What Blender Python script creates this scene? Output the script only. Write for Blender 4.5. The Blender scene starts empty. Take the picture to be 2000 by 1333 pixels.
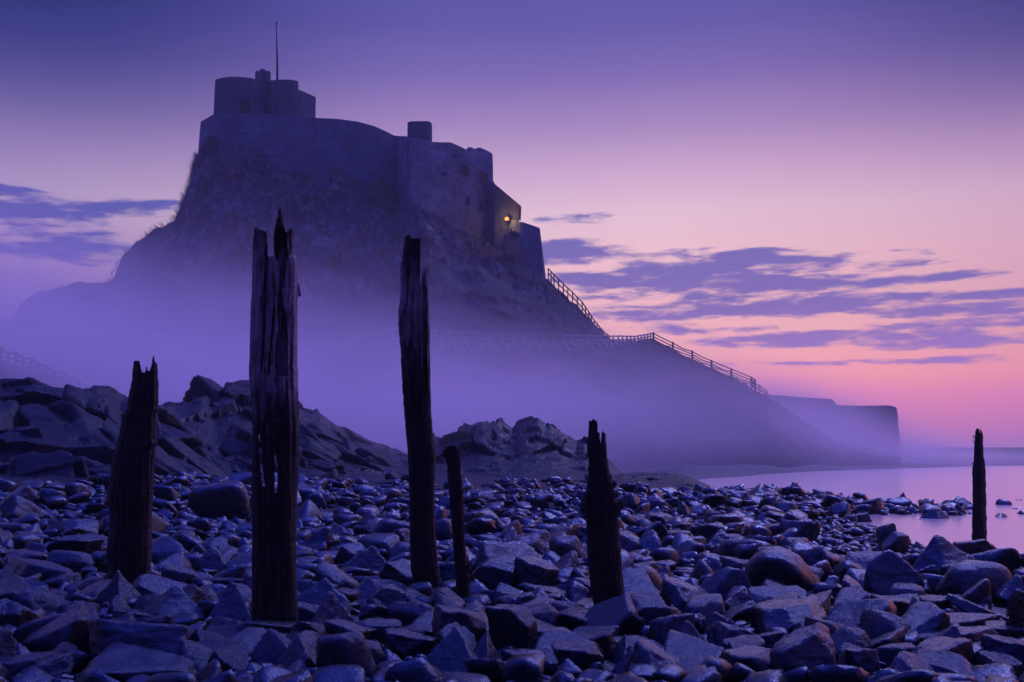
import bpy, bmesh, math, random
import numpy as np
from mathutils import Vector, Matrix, noise
from mathutils.bvhtree import BVHTree
R = math.radians
rnd = random.Random(7)
SC = bpy.context.scene
COL = SC.collection

# ------------------------------------------------------------------ camera
FPX = 1944.0                      # focal length in pixels of a 2000 px wide frame
CAMZ = 1.30
PITCH = math.atan((878 - 666.5) / FPX)
CP, SP = math.cos(PITCH), math.sin(PITCH)
cam = bpy.data.cameras.new('camera')
cam.sensor_width = 36.0
cam.lens = FPX / 2000 * 36
cam.clip_start = 0.1
cam.clip_end = 6000
camo = bpy.data.objects.new('camera', cam)
camo.location = (0, 0, CAMZ)
camo.rotation_euler = (math.pi / 2 + PITCH, 0, 0)
COL.objects.link(camo)
SC.camera = camo

def P(px, py, Y):
    """world point seen at photo pixel (px, py) at distance Y in front of the camera"""
    u = (px - 1000) / FPX
    v = (666.5 - py) / FPX
    dy = CP - v * SP
    k = Y / dy
    return Vector((u * k, Y, CAMZ + (SP + v * CP) * k))

def XOF(px, Y, z):
    """x of the point seen in pixel column px at distance Y and height z"""
    v = math.tan(math.atan2(z - CAMZ, Y) - PITCH)
    return (px - 1000) / FPX * Y / (CP - v * SP)

def PXOF(x, Y, z):
    v = math.tan(math.atan2(z - CAMZ, Y) - PITCH)
    return 1000 + x * (CP - v * SP) / Y * FPX

def Yground(py, z=0.0):
    v = (666.5 - py) / FPX
    return (CAMZ - z) * (CP - v * SP) / -(SP + v * CP)

# ------------------------------------------------------------------ exposure
vs = SC.view_settings
vs.view_transform = 'Standard'
vs.look = 'None'
vs.exposure = 0.0
vs.gamma = 1.0
vs.use_curve_mapping = False
SC.render.engine = 'CYCLES'
SC.cycles.max_bounces = 10
SC.cycles.diffuse_bounces = 2
SC.cycles.glossy_bounces = 3
SC.cycles.volume_bounces = 8
SC.cycles.use_denoising = True
SC.cycles.caustics_reflective = False
SC.cycles.caustics_refractive = False
SC.cycles.sample_clamp_indirect = 4.0

# ------------------------------------------------------------------ node helper
class N:
    def __init__(self, tree):
        self.t = tree
        tree.nodes.clear()
    def new(self, kind, **kw):
        n = self.t.nodes.new(kind)
        for k, v in kw.items():
            setattr(n, k, v)
        return n
    def link(self, a, b):
        self.t.links.new(a, b)
    def put(self, sock, v):
        if isinstance(v, bpy.types.NodeSocket):
            self.link(v, sock)
        else:
            sock.default_value = v
    def m(self, op, a, b=None, c=None, clamp=False):
        n = self.new('ShaderNodeMath', operation=op, use_clamp=clamp)
        self.put(n.inputs[0], a)
        if b is not None:
            self.put(n.inputs[1], b)
        if c is not None:
            self.put(n.inputs[2], c)
        return n.outputs[0]
    def mix(self, f, a, b, mode='MIX'):
        n = self.new('ShaderNodeMix', data_type='RGBA', blend_type=mode)
        self.put(n.inputs[0], f)
        for s, v in ((n.inputs[6], a), (n.inputs[7], b)):
            self.put(s, v if isinstance(v, bpy.types.NodeSocket) or len(v) == 4 else (*v, 1))
        return n.outputs[2]
    def ramp(self, f, stops, interp='LINEAR'):
        n = self.new('ShaderNodeValToRGB')
        cr = n.color_ramp
        cr.interpolation = interp
        while len(cr.elements) < len(stops):
            cr.elements.new(0.5)
        for e, (p, c) in zip(cr.elements, stops):
            e.position = p
            e.color = (*c, 1) if len(c) == 3 else c
        self.put(n.inputs[0], f)
        return n.outputs[0]
    def noise(self, vec, scale, detail=4, rough=0.55, dist=0.0):
        n = self.new('ShaderNodeTexNoise')
        if vec is not None:
            self.link(vec, n.inputs['Vector'])
        n.inputs['Scale'].default_value = scale
        n.inputs['Detail'].default_value = detail
        n.inputs['Roughness'].default_value = rough
        n.inputs['Distortion'].default_value = dist
        return n.outputs['Fac']
    def smooth(self, x, a, b):
        n = self.new('ShaderNodeMapRange', interpolation_type='SMOOTHSTEP')
        self.put(n.inputs[0], x)
        n.inputs[1].default_value = a
        n.inputs[2].default_value = b
        return n.outputs[0]
    def scale(self, vec, s):
        n = self.new('ShaderNodeMapping')
        self.link(vec, n.inputs[0])
        n.inputs['Scale'].default_value = s
        return n.outputs[0]

def lin(r, g, b):
    f = lambda c: c / 12.92 if c <= 0.04045 else ((c + 0.055) / 1.055) ** 2.4
    return (f(r / 255), f(g / 255), f(b / 255))

# ------------------------------------------------------------------ sky
SUN_EL, SUN_AZ = R(-1.5), R(14)          # the sun is just under the horizon, to the right
world = bpy.data.worlds.new('World')
SC.world = world
world.use_nodes = True
w = N(world.node_tree)
tc = w.new('ShaderNodeTexCoord')
sep = w.new('ShaderNodeSeparateXYZ')
w.link(tc.outputs['Generated'], sep.inputs[0])
sx, sy, sz = sep.outputs
DEG = 180 / math.pi
az = w.m('MULTIPLY', w.m('ARCTAN2', sx, sy), DEG)
el = w.m('MULTIPLY', w.m('ARCSINE', sz), DEG)
EL_STOPS = [(-10, (120, 95, 175)), (0, (158, 108, 172)), (1.1, (200, 114, 152)), (2.9, (240, 130, 150)), (4.1, (248, 154, 168)), (5.8, (238, 166, 182)),
            (8.2, (232, 174, 188)), (11.1, (230, 182, 198)), (13.4, (222, 184, 206)), (15.7, (200, 162, 202)), (18.2, (162, 132, 190)),
            (21, (122, 102, 176)), (23.7, (92, 82, 162)), (26, (84, 78, 162)), (36, (96, 92, 214)), (56, (100, 106, 255)), (90, (96, 104, 255))]
TUNE = [(-10, (1, 1, 1)), (1, (1.0, 1.02, .64)), (4.1, (1.03, 1.02, .52)), (6, (.97, .98, .66)), (9, (.92, .94, .80)), (14, (.88, .91, .82)), (18, (.86, .84, .76)), (21, (.82, .80, .76)), (25, (.80, .80, .80)), (36, (1, 1, 1)), (90, (1, 1, 1))]
def tuned(e, c):
    return tuple(v * np.interp(e, [t for t, _ in TUNE], [k[i] for _, k in TUNE]) for i, v in enumerate(lin(*c)))
base = w.ramp(w.m('DIVIDE', w.m('ADD', el, 10), 100, clamp=True), [((e + 10) / 100, tuned(e, c)) for e, c in EL_STOPS])
# away from the place where the sun will rise the sky is bluer and dimmer
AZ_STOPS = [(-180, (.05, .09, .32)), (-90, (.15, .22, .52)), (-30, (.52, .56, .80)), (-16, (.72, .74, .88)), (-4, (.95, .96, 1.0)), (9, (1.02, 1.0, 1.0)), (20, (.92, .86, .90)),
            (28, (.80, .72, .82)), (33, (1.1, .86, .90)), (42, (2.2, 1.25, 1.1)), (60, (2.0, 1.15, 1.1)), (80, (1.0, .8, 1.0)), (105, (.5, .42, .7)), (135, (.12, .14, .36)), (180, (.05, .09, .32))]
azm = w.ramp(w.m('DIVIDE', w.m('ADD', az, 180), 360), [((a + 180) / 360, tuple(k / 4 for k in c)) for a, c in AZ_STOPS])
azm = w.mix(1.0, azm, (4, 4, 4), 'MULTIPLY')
corner = w.m('MULTIPLY', w.m('MULTIPLY', w.smooth(el, 12, 25), w.smooth(w.m('ABSOLUTE', w.m('SUBTRACT', az, 4)), 9, 31)), w.m('SUBTRACT', 1.0, w.smooth(el, 30, 50)))
base = w.mix(corner, base, w.mix(1.0, base, (.04, .17, .43), 'MULTIPLY'))
azw = w.m('SUBTRACT', 1.0, w.smooth(el, 40, 85))
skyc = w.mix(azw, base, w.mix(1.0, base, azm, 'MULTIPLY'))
# clouds: long ragged banks low over the horizon
comb = w.new('ShaderNodeCombineXYZ')
w.link(w.m('MULTIPLY', az, 0.07), comb.inputs[0])
w.link(w.m('MULTIPLY', el, 0.36), comb.inputs[1])
cn = w.noise(comb.outputs[0], 3.3, 11, 0.64, 0.2)
comb2 = w.new('ShaderNodeCombineXYZ')
w.link(w.m('MULTIPLY', az, 0.05), comb2.inputs[0])
w.link(w.m('MULTIPLY', el, 0.30), comb2.inputs[1])
cn2 = w.noise(comb2.outputs[0], 1.3, 3, 0.5)
def azel(px, py):
    d = (P(px, py, 1.0) - Vector((0, 0, CAMZ))).normalized()
    return math.atan2(d.x, d.y) * DEG, math.asin(d.z) * DEG
BLOBS = [(1380, 545, 330, 44, 1.), (1240, 545, 170, 26, .9), (1130, 494, 110, 26, 1.), (1400, 500, 120, 17, .9), (1500, 600, 330, 24, 1.), (1300, 606, 140, 20, .7), (1880, 605, 170, 13, .85),
         (1900, 632, 160, 12, .75), (1640, 660, 260, 13, .85), (1560, 668, 140, 14, .8), (1880, 668, 260, 12, .8), (1860, 540, 80, 9, .55), (1730, 522, 100, 11, .7), (1700, 552, 110, 9, .6), (1150, 426, 44, 8, .12),
         (1420, 714, 220, 7, .5), (1960, 575, 110, 9, .6), (1940, 700, 160, 6, .45), (1330, 645, 130, 10, .5),
         (80, 405, 170, 27, .8), (215, 408, 100, 14, .65), (0, 368, 70, 11, .7), (40, 488, 170, 18, .6), (200, 492, 120, 15, .55), (310, 400, 60, 9, .45), (60, 450, 120, 18, .5)]
env = None
for (bx, by, bw, bh, bs) in BLOBS:
    a0, e0 = azel(bx, by)
    wa, he = bw / FPX * DEG, bh / FPX * DEG
    da = w.m('POWER', w.m('ABSOLUTE', w.m('DIVIDE', w.m('SUBTRACT', az, a0), wa)), 2.0)
    de = w.m('POWER', w.m('ABSOLUTE', w.m('DIVIDE', w.m('SUBTRACT', el, e0), he)), 2.0)
    b = w.m('MULTIPLY', w.m('SUBTRACT', 1.15, w.m('ADD', da, de)), bs * 1.15)
    b = w.m('MAXIMUM', b, -4.0)
    env = b if env is None else w.m('SMOOTH_MAX', env, b, 0.3)
wisp = w.m('MULTIPLY', w.m('SUBTRACT', cn, 0.5), 7.0)
wisp2 = w.m('MULTIPLY', w.m('SUBTRACT', cn2, 0.5), 1.2)
dens = w.m('ADD', env, w.m('ADD', wisp, wisp2))
cm = w.m('MULTIPLY', w.smooth(dens, -0.3, 1.05), 0.96)
ccol = w.ramp(w.m('DIVIDE', el, 20, clamp=True), [(0, lin(165, 105, 160)), (.25, lin(128, 92, 158)), (.42, lin(94, 78, 150)), (.62, lin(86, 78, 152)), (1, lin(110, 95, 170))])
cloudc = w.mix(w.smooth(az, -24, -2), w.mix(1.0, ccol, (.44, .66, .88), 'MULTIPLY'), ccol)
skyc = w.mix(cm, skyc, cloudc)
nis = w.new('ShaderNodeTexSky', sky_type='NISHITA', sun_disc=False)
nis.sun_elevation = SUN_EL
nis.sun_rotation = SUN_AZ
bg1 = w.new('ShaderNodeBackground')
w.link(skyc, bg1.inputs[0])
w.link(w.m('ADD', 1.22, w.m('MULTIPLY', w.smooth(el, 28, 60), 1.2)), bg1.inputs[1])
bg2 = w.new('ShaderNodeBackground')
w.link(nis.outputs[0], bg2.inputs[0])
bg2.inputs[1].default_value = 0.06
add = w.new('ShaderNodeAddShader')
w.link(bg1.outputs[0], add.inputs[0])
w.link(bg2.outputs[0], add.inputs[1])
wo = w.new('ShaderNodeOutputWorld')
w.link(add.outputs[0], wo.inputs[0])

# ------------------------------------------------------------------ the soft glow of the dawn sky
sun = bpy.data.lights.new('sun', 'SUN')
sun.energy = 1.5
sun.angle = R(12)
sun.color = (0.46, 0.43, 1.0)
suno = bpy.data.objects.new('sun', sun)
suno.rotation_euler = Vector((-0.42, -0.58, -0.70)).to_track_quat('-Z', 'Y').to_euler()
COL.objects.link(suno)

# ------------------------------------------------------------------ object helpers
def tag(o, label=None, cat=None, group=None, kind=None):
    for k, v in (('label', label), ('category', cat), ('group', group), ('kind', kind)):
        if v:
            o[k] = v
    return o

def empty(name, loc=(0, 0, 0)):
    o = bpy.data.objects.new(name, None)
    o.location = loc
    o.empty_display_size = 0.2
    COL.objects.link(o)
    return o

def link_mesh(name, me, mat=None, parent=None, smooth=False):
    if mat is not None and not me.materials:
        me.materials.append(mat)
    if smooth:
        me.polygons.foreach_set('use_smooth', [True] * len(me.polygons))
    o = bpy.data.objects.new(name, me)
    COL.objects.link(o)
    if parent is not None:
        o.parent = parent
        o.matrix_parent_inverse = Matrix.Translation(parent.location).inverted()
    return o

def obj(name, bm, mat, parent=None, smooth=False):
    me = bpy.data.meshes.new(name)
    bm.normal_update()
    bm.to_mesh(me)
    bm.free()
    return link_mesh(name, me, mat, parent, smooth)

def fast_mesh(name, V, F):
    """V (n,3), F (m,4) or (m,3) arrays"""
    me = bpy.data.meshes.new(name)
    V = np.asarray(V, np.float32)
    F = np.asarray(F, np.int32)
    k = F.shape[1]
    me.vertices.add(len(V))
    me.vertices.foreach_set('co', V.ravel())
    me.loops.add(F.size)
    me.loops.foreach_set('vertex_index', F.ravel())
    me.polygons.add(len(F))
    me.polygons.foreach_set('loop_start', np.arange(0, F.size, k, dtype=np.int32))
    me.update(calc_edges=True)
    return me

def bar(bm, a, b, t, t2=None, up=Vector((0, 0, 1))):
    """a square bar from a to b of thickness t (x t2)"""
    a, b = Vector(a), Vector(b)
    d = (b - a).normalized()
    s = d.cross(up)
    if s.length < 1e-3:
        s = Vector((1, 0, 0))
    s.normalize()
    n = s.cross(d).normalized()
    h, g = t / 2, (t2 or t) / 2
    vs_ = [bm.verts.new(q + s * i * h + n * j * g) for q in (a, b) for i, j in ((-1, -1), (1, -1), (1, 1), (-1, 1))]
    for f in ((3, 2, 1, 0), (4, 5, 6, 7), (0, 1, 5, 4), (1, 2, 6, 5), (2, 3, 7, 6), (3, 0, 4, 7)):
        bm.faces.new([vs_[i] for i in f])

def box(bm, c, s):
    m = Matrix.Translation(c) @ Matrix.Diagonal((*s, 1))
    bmesh.ops.create_cube(bm, size=1.0, matrix=m)

def tube(bm, pts, rad, n=8):
    rings = []
    for i, p in enumerate(pts):
        p = Vector(p)
        d = (Vector(pts[min(i + 1, len(pts) - 1)]) - Vector(pts[max(i - 1, 0)])).normalized()
        s = d.cross(Vector((0.13, 0.97, 0.2))).normalized()
        t = s.cross(d)
        r = rad[i] if isinstance(rad, (list, tuple)) else rad
        rings.append([bm.verts.new(p + (s * math.cos(2 * math.pi * k / n) + t * math.sin(2 * math.pi * k / n)) * r) for k in range(n)])
    for a, b in zip(rings, rings[1:]):
        for k in range(n):
            bm.faces.new((a[k], a[(k + 1) % n], b[(k + 1) % n], b[k]))
    bm.faces.new(rings[0][::-1])
    bm.faces.new(rings[-1])

def fbm(p, oct=4):
    return noise.fractal(Vector(p), 1.0, 2.0, oct)

def facet(x, y, z, s):
    """angular blocks: every cell of a Voronoi pattern is a tilted plane"""
    p = Vector((x / s, y / s, z / s))
    q = noise.voronoi(p)[1][0]
    c = noise.cell_vector(q * 17.31) * 2 - Vector((1, 1, 1))
    d = p - q
    return (c.x * 0.35 + c.y * 0.9 * d.x + c.z * 0.9 * d.y) * s

# ------------------------------------------------------------------ materials
def principled(name):
    m = bpy.data.materials.new(name)
    m.use_nodes = True
    n = N(m.node_tree)
    out = n.new('ShaderNodeOutputMaterial')
    b = n.new('ShaderNodeBsdfPrincipled')
    n.link(b.outputs[0], out.inputs[0])
    tcn = n.new('ShaderNodeTexCoord')
    return m, n, b, tcn.outputs['Object']

def bump(n, b, h, strength, dist):
    k = n.new('ShaderNodeBump')
    k.inputs['Strength'].default_value = strength
    k.inputs['Distance'].default_value = dist
    n.link(h, k.inputs['Height'])
    n.link(k.outputs[0], b.inputs['Normal'])

# wet beach stone
def stone_mat(name, scale, rough, dark=1.0, spec=.5):
    m, n, b, co = principled(name)
    att = n.new('ShaderNodeAttribute', attribute_name='tint')
    oi = n.new('ShaderNodeObjectInfo')
    t = n.m('FRACT', n.m('ADD', att.outputs['Fac'], oi.outputs['Random']))
    base = n.ramp(t, [(0, (.003, .006, .014)), (.35, (.005, .008, .020)), (.6, (.008, .008, .018)), (.8, (.004, .007, .018)), (1, (.012, .012, .024))])
    g = n.noise(co, 6 * scale, 6, 0.65)
    g2 = n.noise(n.scale(co, (1, 1, 5)), 5 * scale, 5, 0.6, 0.6)
    c = n.mix(n.smooth(g, .35, .7), n.mix(1.0, base, (.4 * dark, .4 * dark, .45 * dark), 'MULTIPLY'), n.mix(1.0, base, (1.9 * dark, 1.75 * dark, 1.65 * dark), 'MULTIPLY'))
    n.link(c, b.inputs['Base Color'])
    r = n.new('ShaderNodeMapRange')
    n.link(g, r.inputs[0])
    r.inputs[1].default_value, r.inputs[2].default_value = .3, .7
    r.inputs[3].default_value, r.inputs[4].default_value = rough - .12, rough + .26
    n.link(r.outputs[0], b.inputs['Roughness'])
    b.inputs['Specular IOR Level'].default_value = spec
    b.inputs['Specular Tint'].default_value = (.42, .58, 1.0, 1)
    fine = n.noise(co, 42 * scale, 4, 0.7)
    h = n.m('ADD', n.m('MULTIPLY', g2, .35), n.m('ADD', n.m('MULTIPLY', g, .8), n.m('MULTIPLY', fine, 0.45)))
    bump(n, b, h, .55, .032 / scale)
    return m
M_STONE = stone_mat('wet stone', 1.0, .19, .36, .85)
M_OUTCROP = stone_mat('outcrop stone', .6, .46, .6, .17)

def wood_mat(name, worn_z0, worn_z1, top=9.0):
    m, n, b, co = principled(name)
    grain = n.noise(n.scale(co, (26, 26, 1.1)), 1.6, 6, .7, .4)
    blot = n.noise(n.scale(co, (7, 7, 2.2)), 2.2, 5, .68)
    sepz = n.new('ShaderNodeSeparateXYZ')
    n.link(co, sepz.inputs[0])
    zz = n.m('ADD', sepz.outputs[2], n.m('MULTIPLY', n.m('SUBTRACT', blot, .5), 1.3))
    worn = n.m('MULTIPLY', n.m('MULTIPLY', n.smooth(zz, worn_z0, worn_z1), n.m('SUBTRACT', 1, n.smooth(zz, top - .12, top + .12))), n.smooth(n.m('ADD', n.m('MULTIPLY', grain, .6), n.m('MULTIPLY', blot, .5)), .40, .57))
    dark = n.mix(grain, (.007, .005, .0065), (.034, .021, .026))
    pale = n.mix(blot, (.10, .085, .12), (.34, .29, .37))
    n.link(n.mix(worn, dark, pale), b.inputs['Base Color'])
    b.inputs['Roughness'].default_value = .8
    b.inputs['Specular IOR Level'].default_value = .3
    bump(n, b, n.m('ADD', grain, n.m('MULTIPLY', blot, .5)), .9, .02)
    return m
M_WOOD_TALL = wood_mat('weathered timber', 1.45, 1.9, 2.78)
M_WOOD_MID = wood_mat('split timber', 2.0, 2.7, 2.98)
M_WOOD_LOW = wood_mat('tarred timber', 4.0, 5.0)

def plain(name, c, rough=.8, spec=.3, var=.35, scale=4):
    m, n, b, co = principled(name)
    g = n.noise(co, scale, 5, .6)
    n.link(n.mix(g, tuple(x * (1 - var) for x in c), tuple(x * (1 + var) for x in c)), b.inputs['Base Color'])
    b.inputs['Roughness'].default_value = rough
    b.inputs['Specular IOR Level'].default_value = spec
    return m
M_FENCE = plain('grey fence timber', (.46, .43, .43))
M_RAIL = plain('railing timber', (.14, .13, .13))
M_FENCE_DARK = plain('dark fence timber', (.05, .045, .045))
M_WEED = plain('seaweed', (.012, .010, .008), .55, .5, .5, 30)
M_IRON = plain('black iron', (.02, .02, .022), .5)
M_POLE = plain('dark painted pole', (.02, .015, .02), .5)
M_ROOF = plain('roof slates', (.05, .05, .06), .7, .3, .4, 3)
M_TWIG = plain('twig', (.03, .025, .025))
M_GRASS = plain('dry grass', (.06, .06, .035))

def wall_mat(name, c):
    m, n, b, co = principled(name)
    patch = n.noise(co, .35, 5, .62)
    mid = n.noise(co, 1.7, 5, .65)
    br = n.new('ShaderNodeTexBrick')
    sx_ = n.new('ShaderNodeSeparateXYZ')
    n.link(co, sx_.inputs[0])
    cb = n.new('ShaderNodeCombineXYZ')
    n.link(n.m('ADD', sx_.outputs[0], n.m('MULTIPLY', sx_.outputs[1], .6)), cb.inputs[0])
    n.link(sx_.outputs[2], cb.inputs[1])
    n.link(cb.outputs[0], br.inputs['Vector'])
    br.inputs['Scale'].default_value = 1.0
    br.inputs['Brick Width'].default_value = .75
    br.inputs['Row Height'].default_value = .34
    br.inputs['Mortar Size'].default_value = .03
    br.inputs['Color1'].default_value = (.75, .75, .75, 1)
    br.inputs['Color2'].default_value = (1.2, 1.2, 1.2, 1)
    br.inputs['Mortar'].default_value = (.45, .45, .45, 1)
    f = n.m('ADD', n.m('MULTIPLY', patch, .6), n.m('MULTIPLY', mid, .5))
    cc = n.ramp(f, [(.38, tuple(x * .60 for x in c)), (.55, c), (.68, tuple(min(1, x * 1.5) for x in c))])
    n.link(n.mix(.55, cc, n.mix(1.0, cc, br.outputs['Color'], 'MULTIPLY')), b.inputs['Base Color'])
    b.inputs['Roughness'].default_value = .9
    b.inputs['Specular IOR Level'].default_value = .2
    bump(n, b, n.m('ADD', mid, br.outputs['Fac']), .6, .12)
    return m
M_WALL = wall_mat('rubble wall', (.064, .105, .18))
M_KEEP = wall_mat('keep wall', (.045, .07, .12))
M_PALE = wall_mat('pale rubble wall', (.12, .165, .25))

m, n, b, co = principled('dark window glass')
b.inputs['Base Color'].default_value = (.008, .008, .012, 1)
b.inputs['Roughness'].default_value = .25
M_GLASS = m

# crag: grass with bare rock on the steep and broken places
m, n, b, co = principled('grassy crag')
geo = n.new('ShaderNodeNewGeometry')
sn = n.new('ShaderNodeSeparateXYZ')
n.link(geo.outputs['True Normal'], sn.inputs[0])
big = n.noise(co, .11, 6, .62)
mid = n.noise(co, .55, 6, .66)
fine = n.noise(n.scale(co, (1.0, 1.0, .35)), 3.2, 5, .7)
steep = n.m('SUBTRACT', 1.0, n.smooth(sn.outputs[2], .30, .62))
rockf = n.m('MULTIPLY', n.smooth(n.m('ADD', n.m('MULTIPLY', big, .35), n.m('ADD', n.m('MULTIPLY', mid, .45), n.m('MULTIPLY', fine, .3))), .53, .64), n.m('ADD', .12, n.m('MULTIPLY', steep, .88)))
grass = n.mix(big, (.011, .016, .024), (.030, .037, .046))
grass = n.mix(n.smooth(fine, .3, .8), grass, n.mix(1.0, grass, (1.9, 1.8, 1.6), 'MULTIPLY'))
n.link(n.mix(rockf, grass, n.mix(fine, (.07, .085, .11), (.24, .26, .32))), b.inputs['Base Color'])
b.inputs['Roughness'].default_value = .9
b.inputs['Specular IOR Level'].default_value = .2
bump(n, b, n.m('ADD', n.m('MULTIPLY', mid, 1.2), n.m('MULTIPLY', fine, .6)), .9, .5)
M_HILL = m

m, n, b, co = principled('dark shingle')
g = n.noise(co, 5, 6, .7)
v = n.new('ShaderNodeTexVoronoi')
v.inputs['Scale'].default_value = 14
n.link(co, v.inputs['Vector'])
n.link(n.mix(g, (.008, .008, .012), (.032, .028, .038)), b.inputs['Base Color'])
b.inputs['Roughness'].default_value = .55
bump(n, b, n.m('ADD', v.outputs['Distance'], g), .9, .05)
M_SHINGLE = m

m, n, b, co = principled('sand and mud')
g = n.noise(n.scale(co, (.3, 1, 1)), .6, 5, .6)
n.link(n.mix(g, (.018, .017, .024), (.05, .045, .055)), b.inputs['Base Color'])
b.inputs['Roughness'].default_value = .7
M_SHORE = m

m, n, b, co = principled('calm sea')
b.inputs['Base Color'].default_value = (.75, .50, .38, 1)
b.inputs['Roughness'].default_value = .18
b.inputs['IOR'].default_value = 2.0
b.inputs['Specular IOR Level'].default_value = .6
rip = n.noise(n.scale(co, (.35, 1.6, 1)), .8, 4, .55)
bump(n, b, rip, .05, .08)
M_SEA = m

def volume_mat(name, color, density, aniso):
    m = bpy.data.materials.new(name)
    m.use_nodes = True
    n = N(m.node_tree)
    out = n.new('ShaderNodeOutputMaterial')
    v = n.new('ShaderNodeVolumePrincipled')
    v.inputs['Color'].default_value = (*color, 1)
    v.inputs['Density'].default_value = density
    v.inputs['Anisotropy'].default_value = aniso
    n.link(v.outputs[0], out.inputs['Volume'])
    return m

# ------------------------------------------------------------------ ray shaped terrain sheets
def sheet_points(knots, nx, ny, px0, px1, soft=0, crest=0):
    """knots: list of (px, [(Y, z or ('p', py)), ...]); returns arrays PX (nx), and Y, Z grids (nx, rows*) interpolated"""
    pxs = [k[0] for k in knots]
    rows = len(knots[0][1])
    Yk = np.array([[r[0] for r in k[1]] for k in knots], float)
    Zk = np.array([[r[1] if not isinstance(r[1], tuple) else P(k[0], r[1][1], r[0]).z for r in k[1]] for k in knots], float)
    PX = np.linspace(px0, px1, nx)
    Yr = np.stack([np.interp(PX, pxs, Yk[:, j]) for j in range(rows)], 1)
    Zr = np.stack([np.interp(PX, pxs, Zk[:, j]) for j in range(rows)], 1)
    # arc length rows
    segs = np.hypot(np.diff(Yk.mean(0)), np.diff(Zk.mean(0))) + .3
    cum = np.concatenate([[0], np.cumsum(segs)]) / segs.sum()
    T = np.linspace(0, 1, ny)
    Yg = np.stack([np.interp(T, cum, Yr[i]) for i in range(nx)])
    Zg = np.stack([np.interp(T, cum, Zr[i]) for i in range(nx)])
    if soft:
        w_ = np.hanning(soft * 2 + 1)
        w_ /= w_.sum()
        jc = int(cum[crest] * (ny - 1))          # leave the crest itself sharp
        keep = np.clip(np.abs(np.arange(ny) - jc) / soft, 0, 1)[None, :]
        for G in (Yg, Zg):
            S = np.stack([np.convolve(np.pad(r, soft, mode='edge'), w_, 'valid') for r in G])
            G[:] = G * (1 - keep) + S * keep
    return PX, Yg, Zg, T, cum

def grid_faces(nx, ny):
    i = np.arange(nx - 1)[:, None] * ny + np.arange(ny - 1)[None, :]
    i = i.ravel()
    return np.stack([i, i + ny, i + ny + 1, i + 1], 1)

def p(py):
    return ('p', py)

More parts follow.
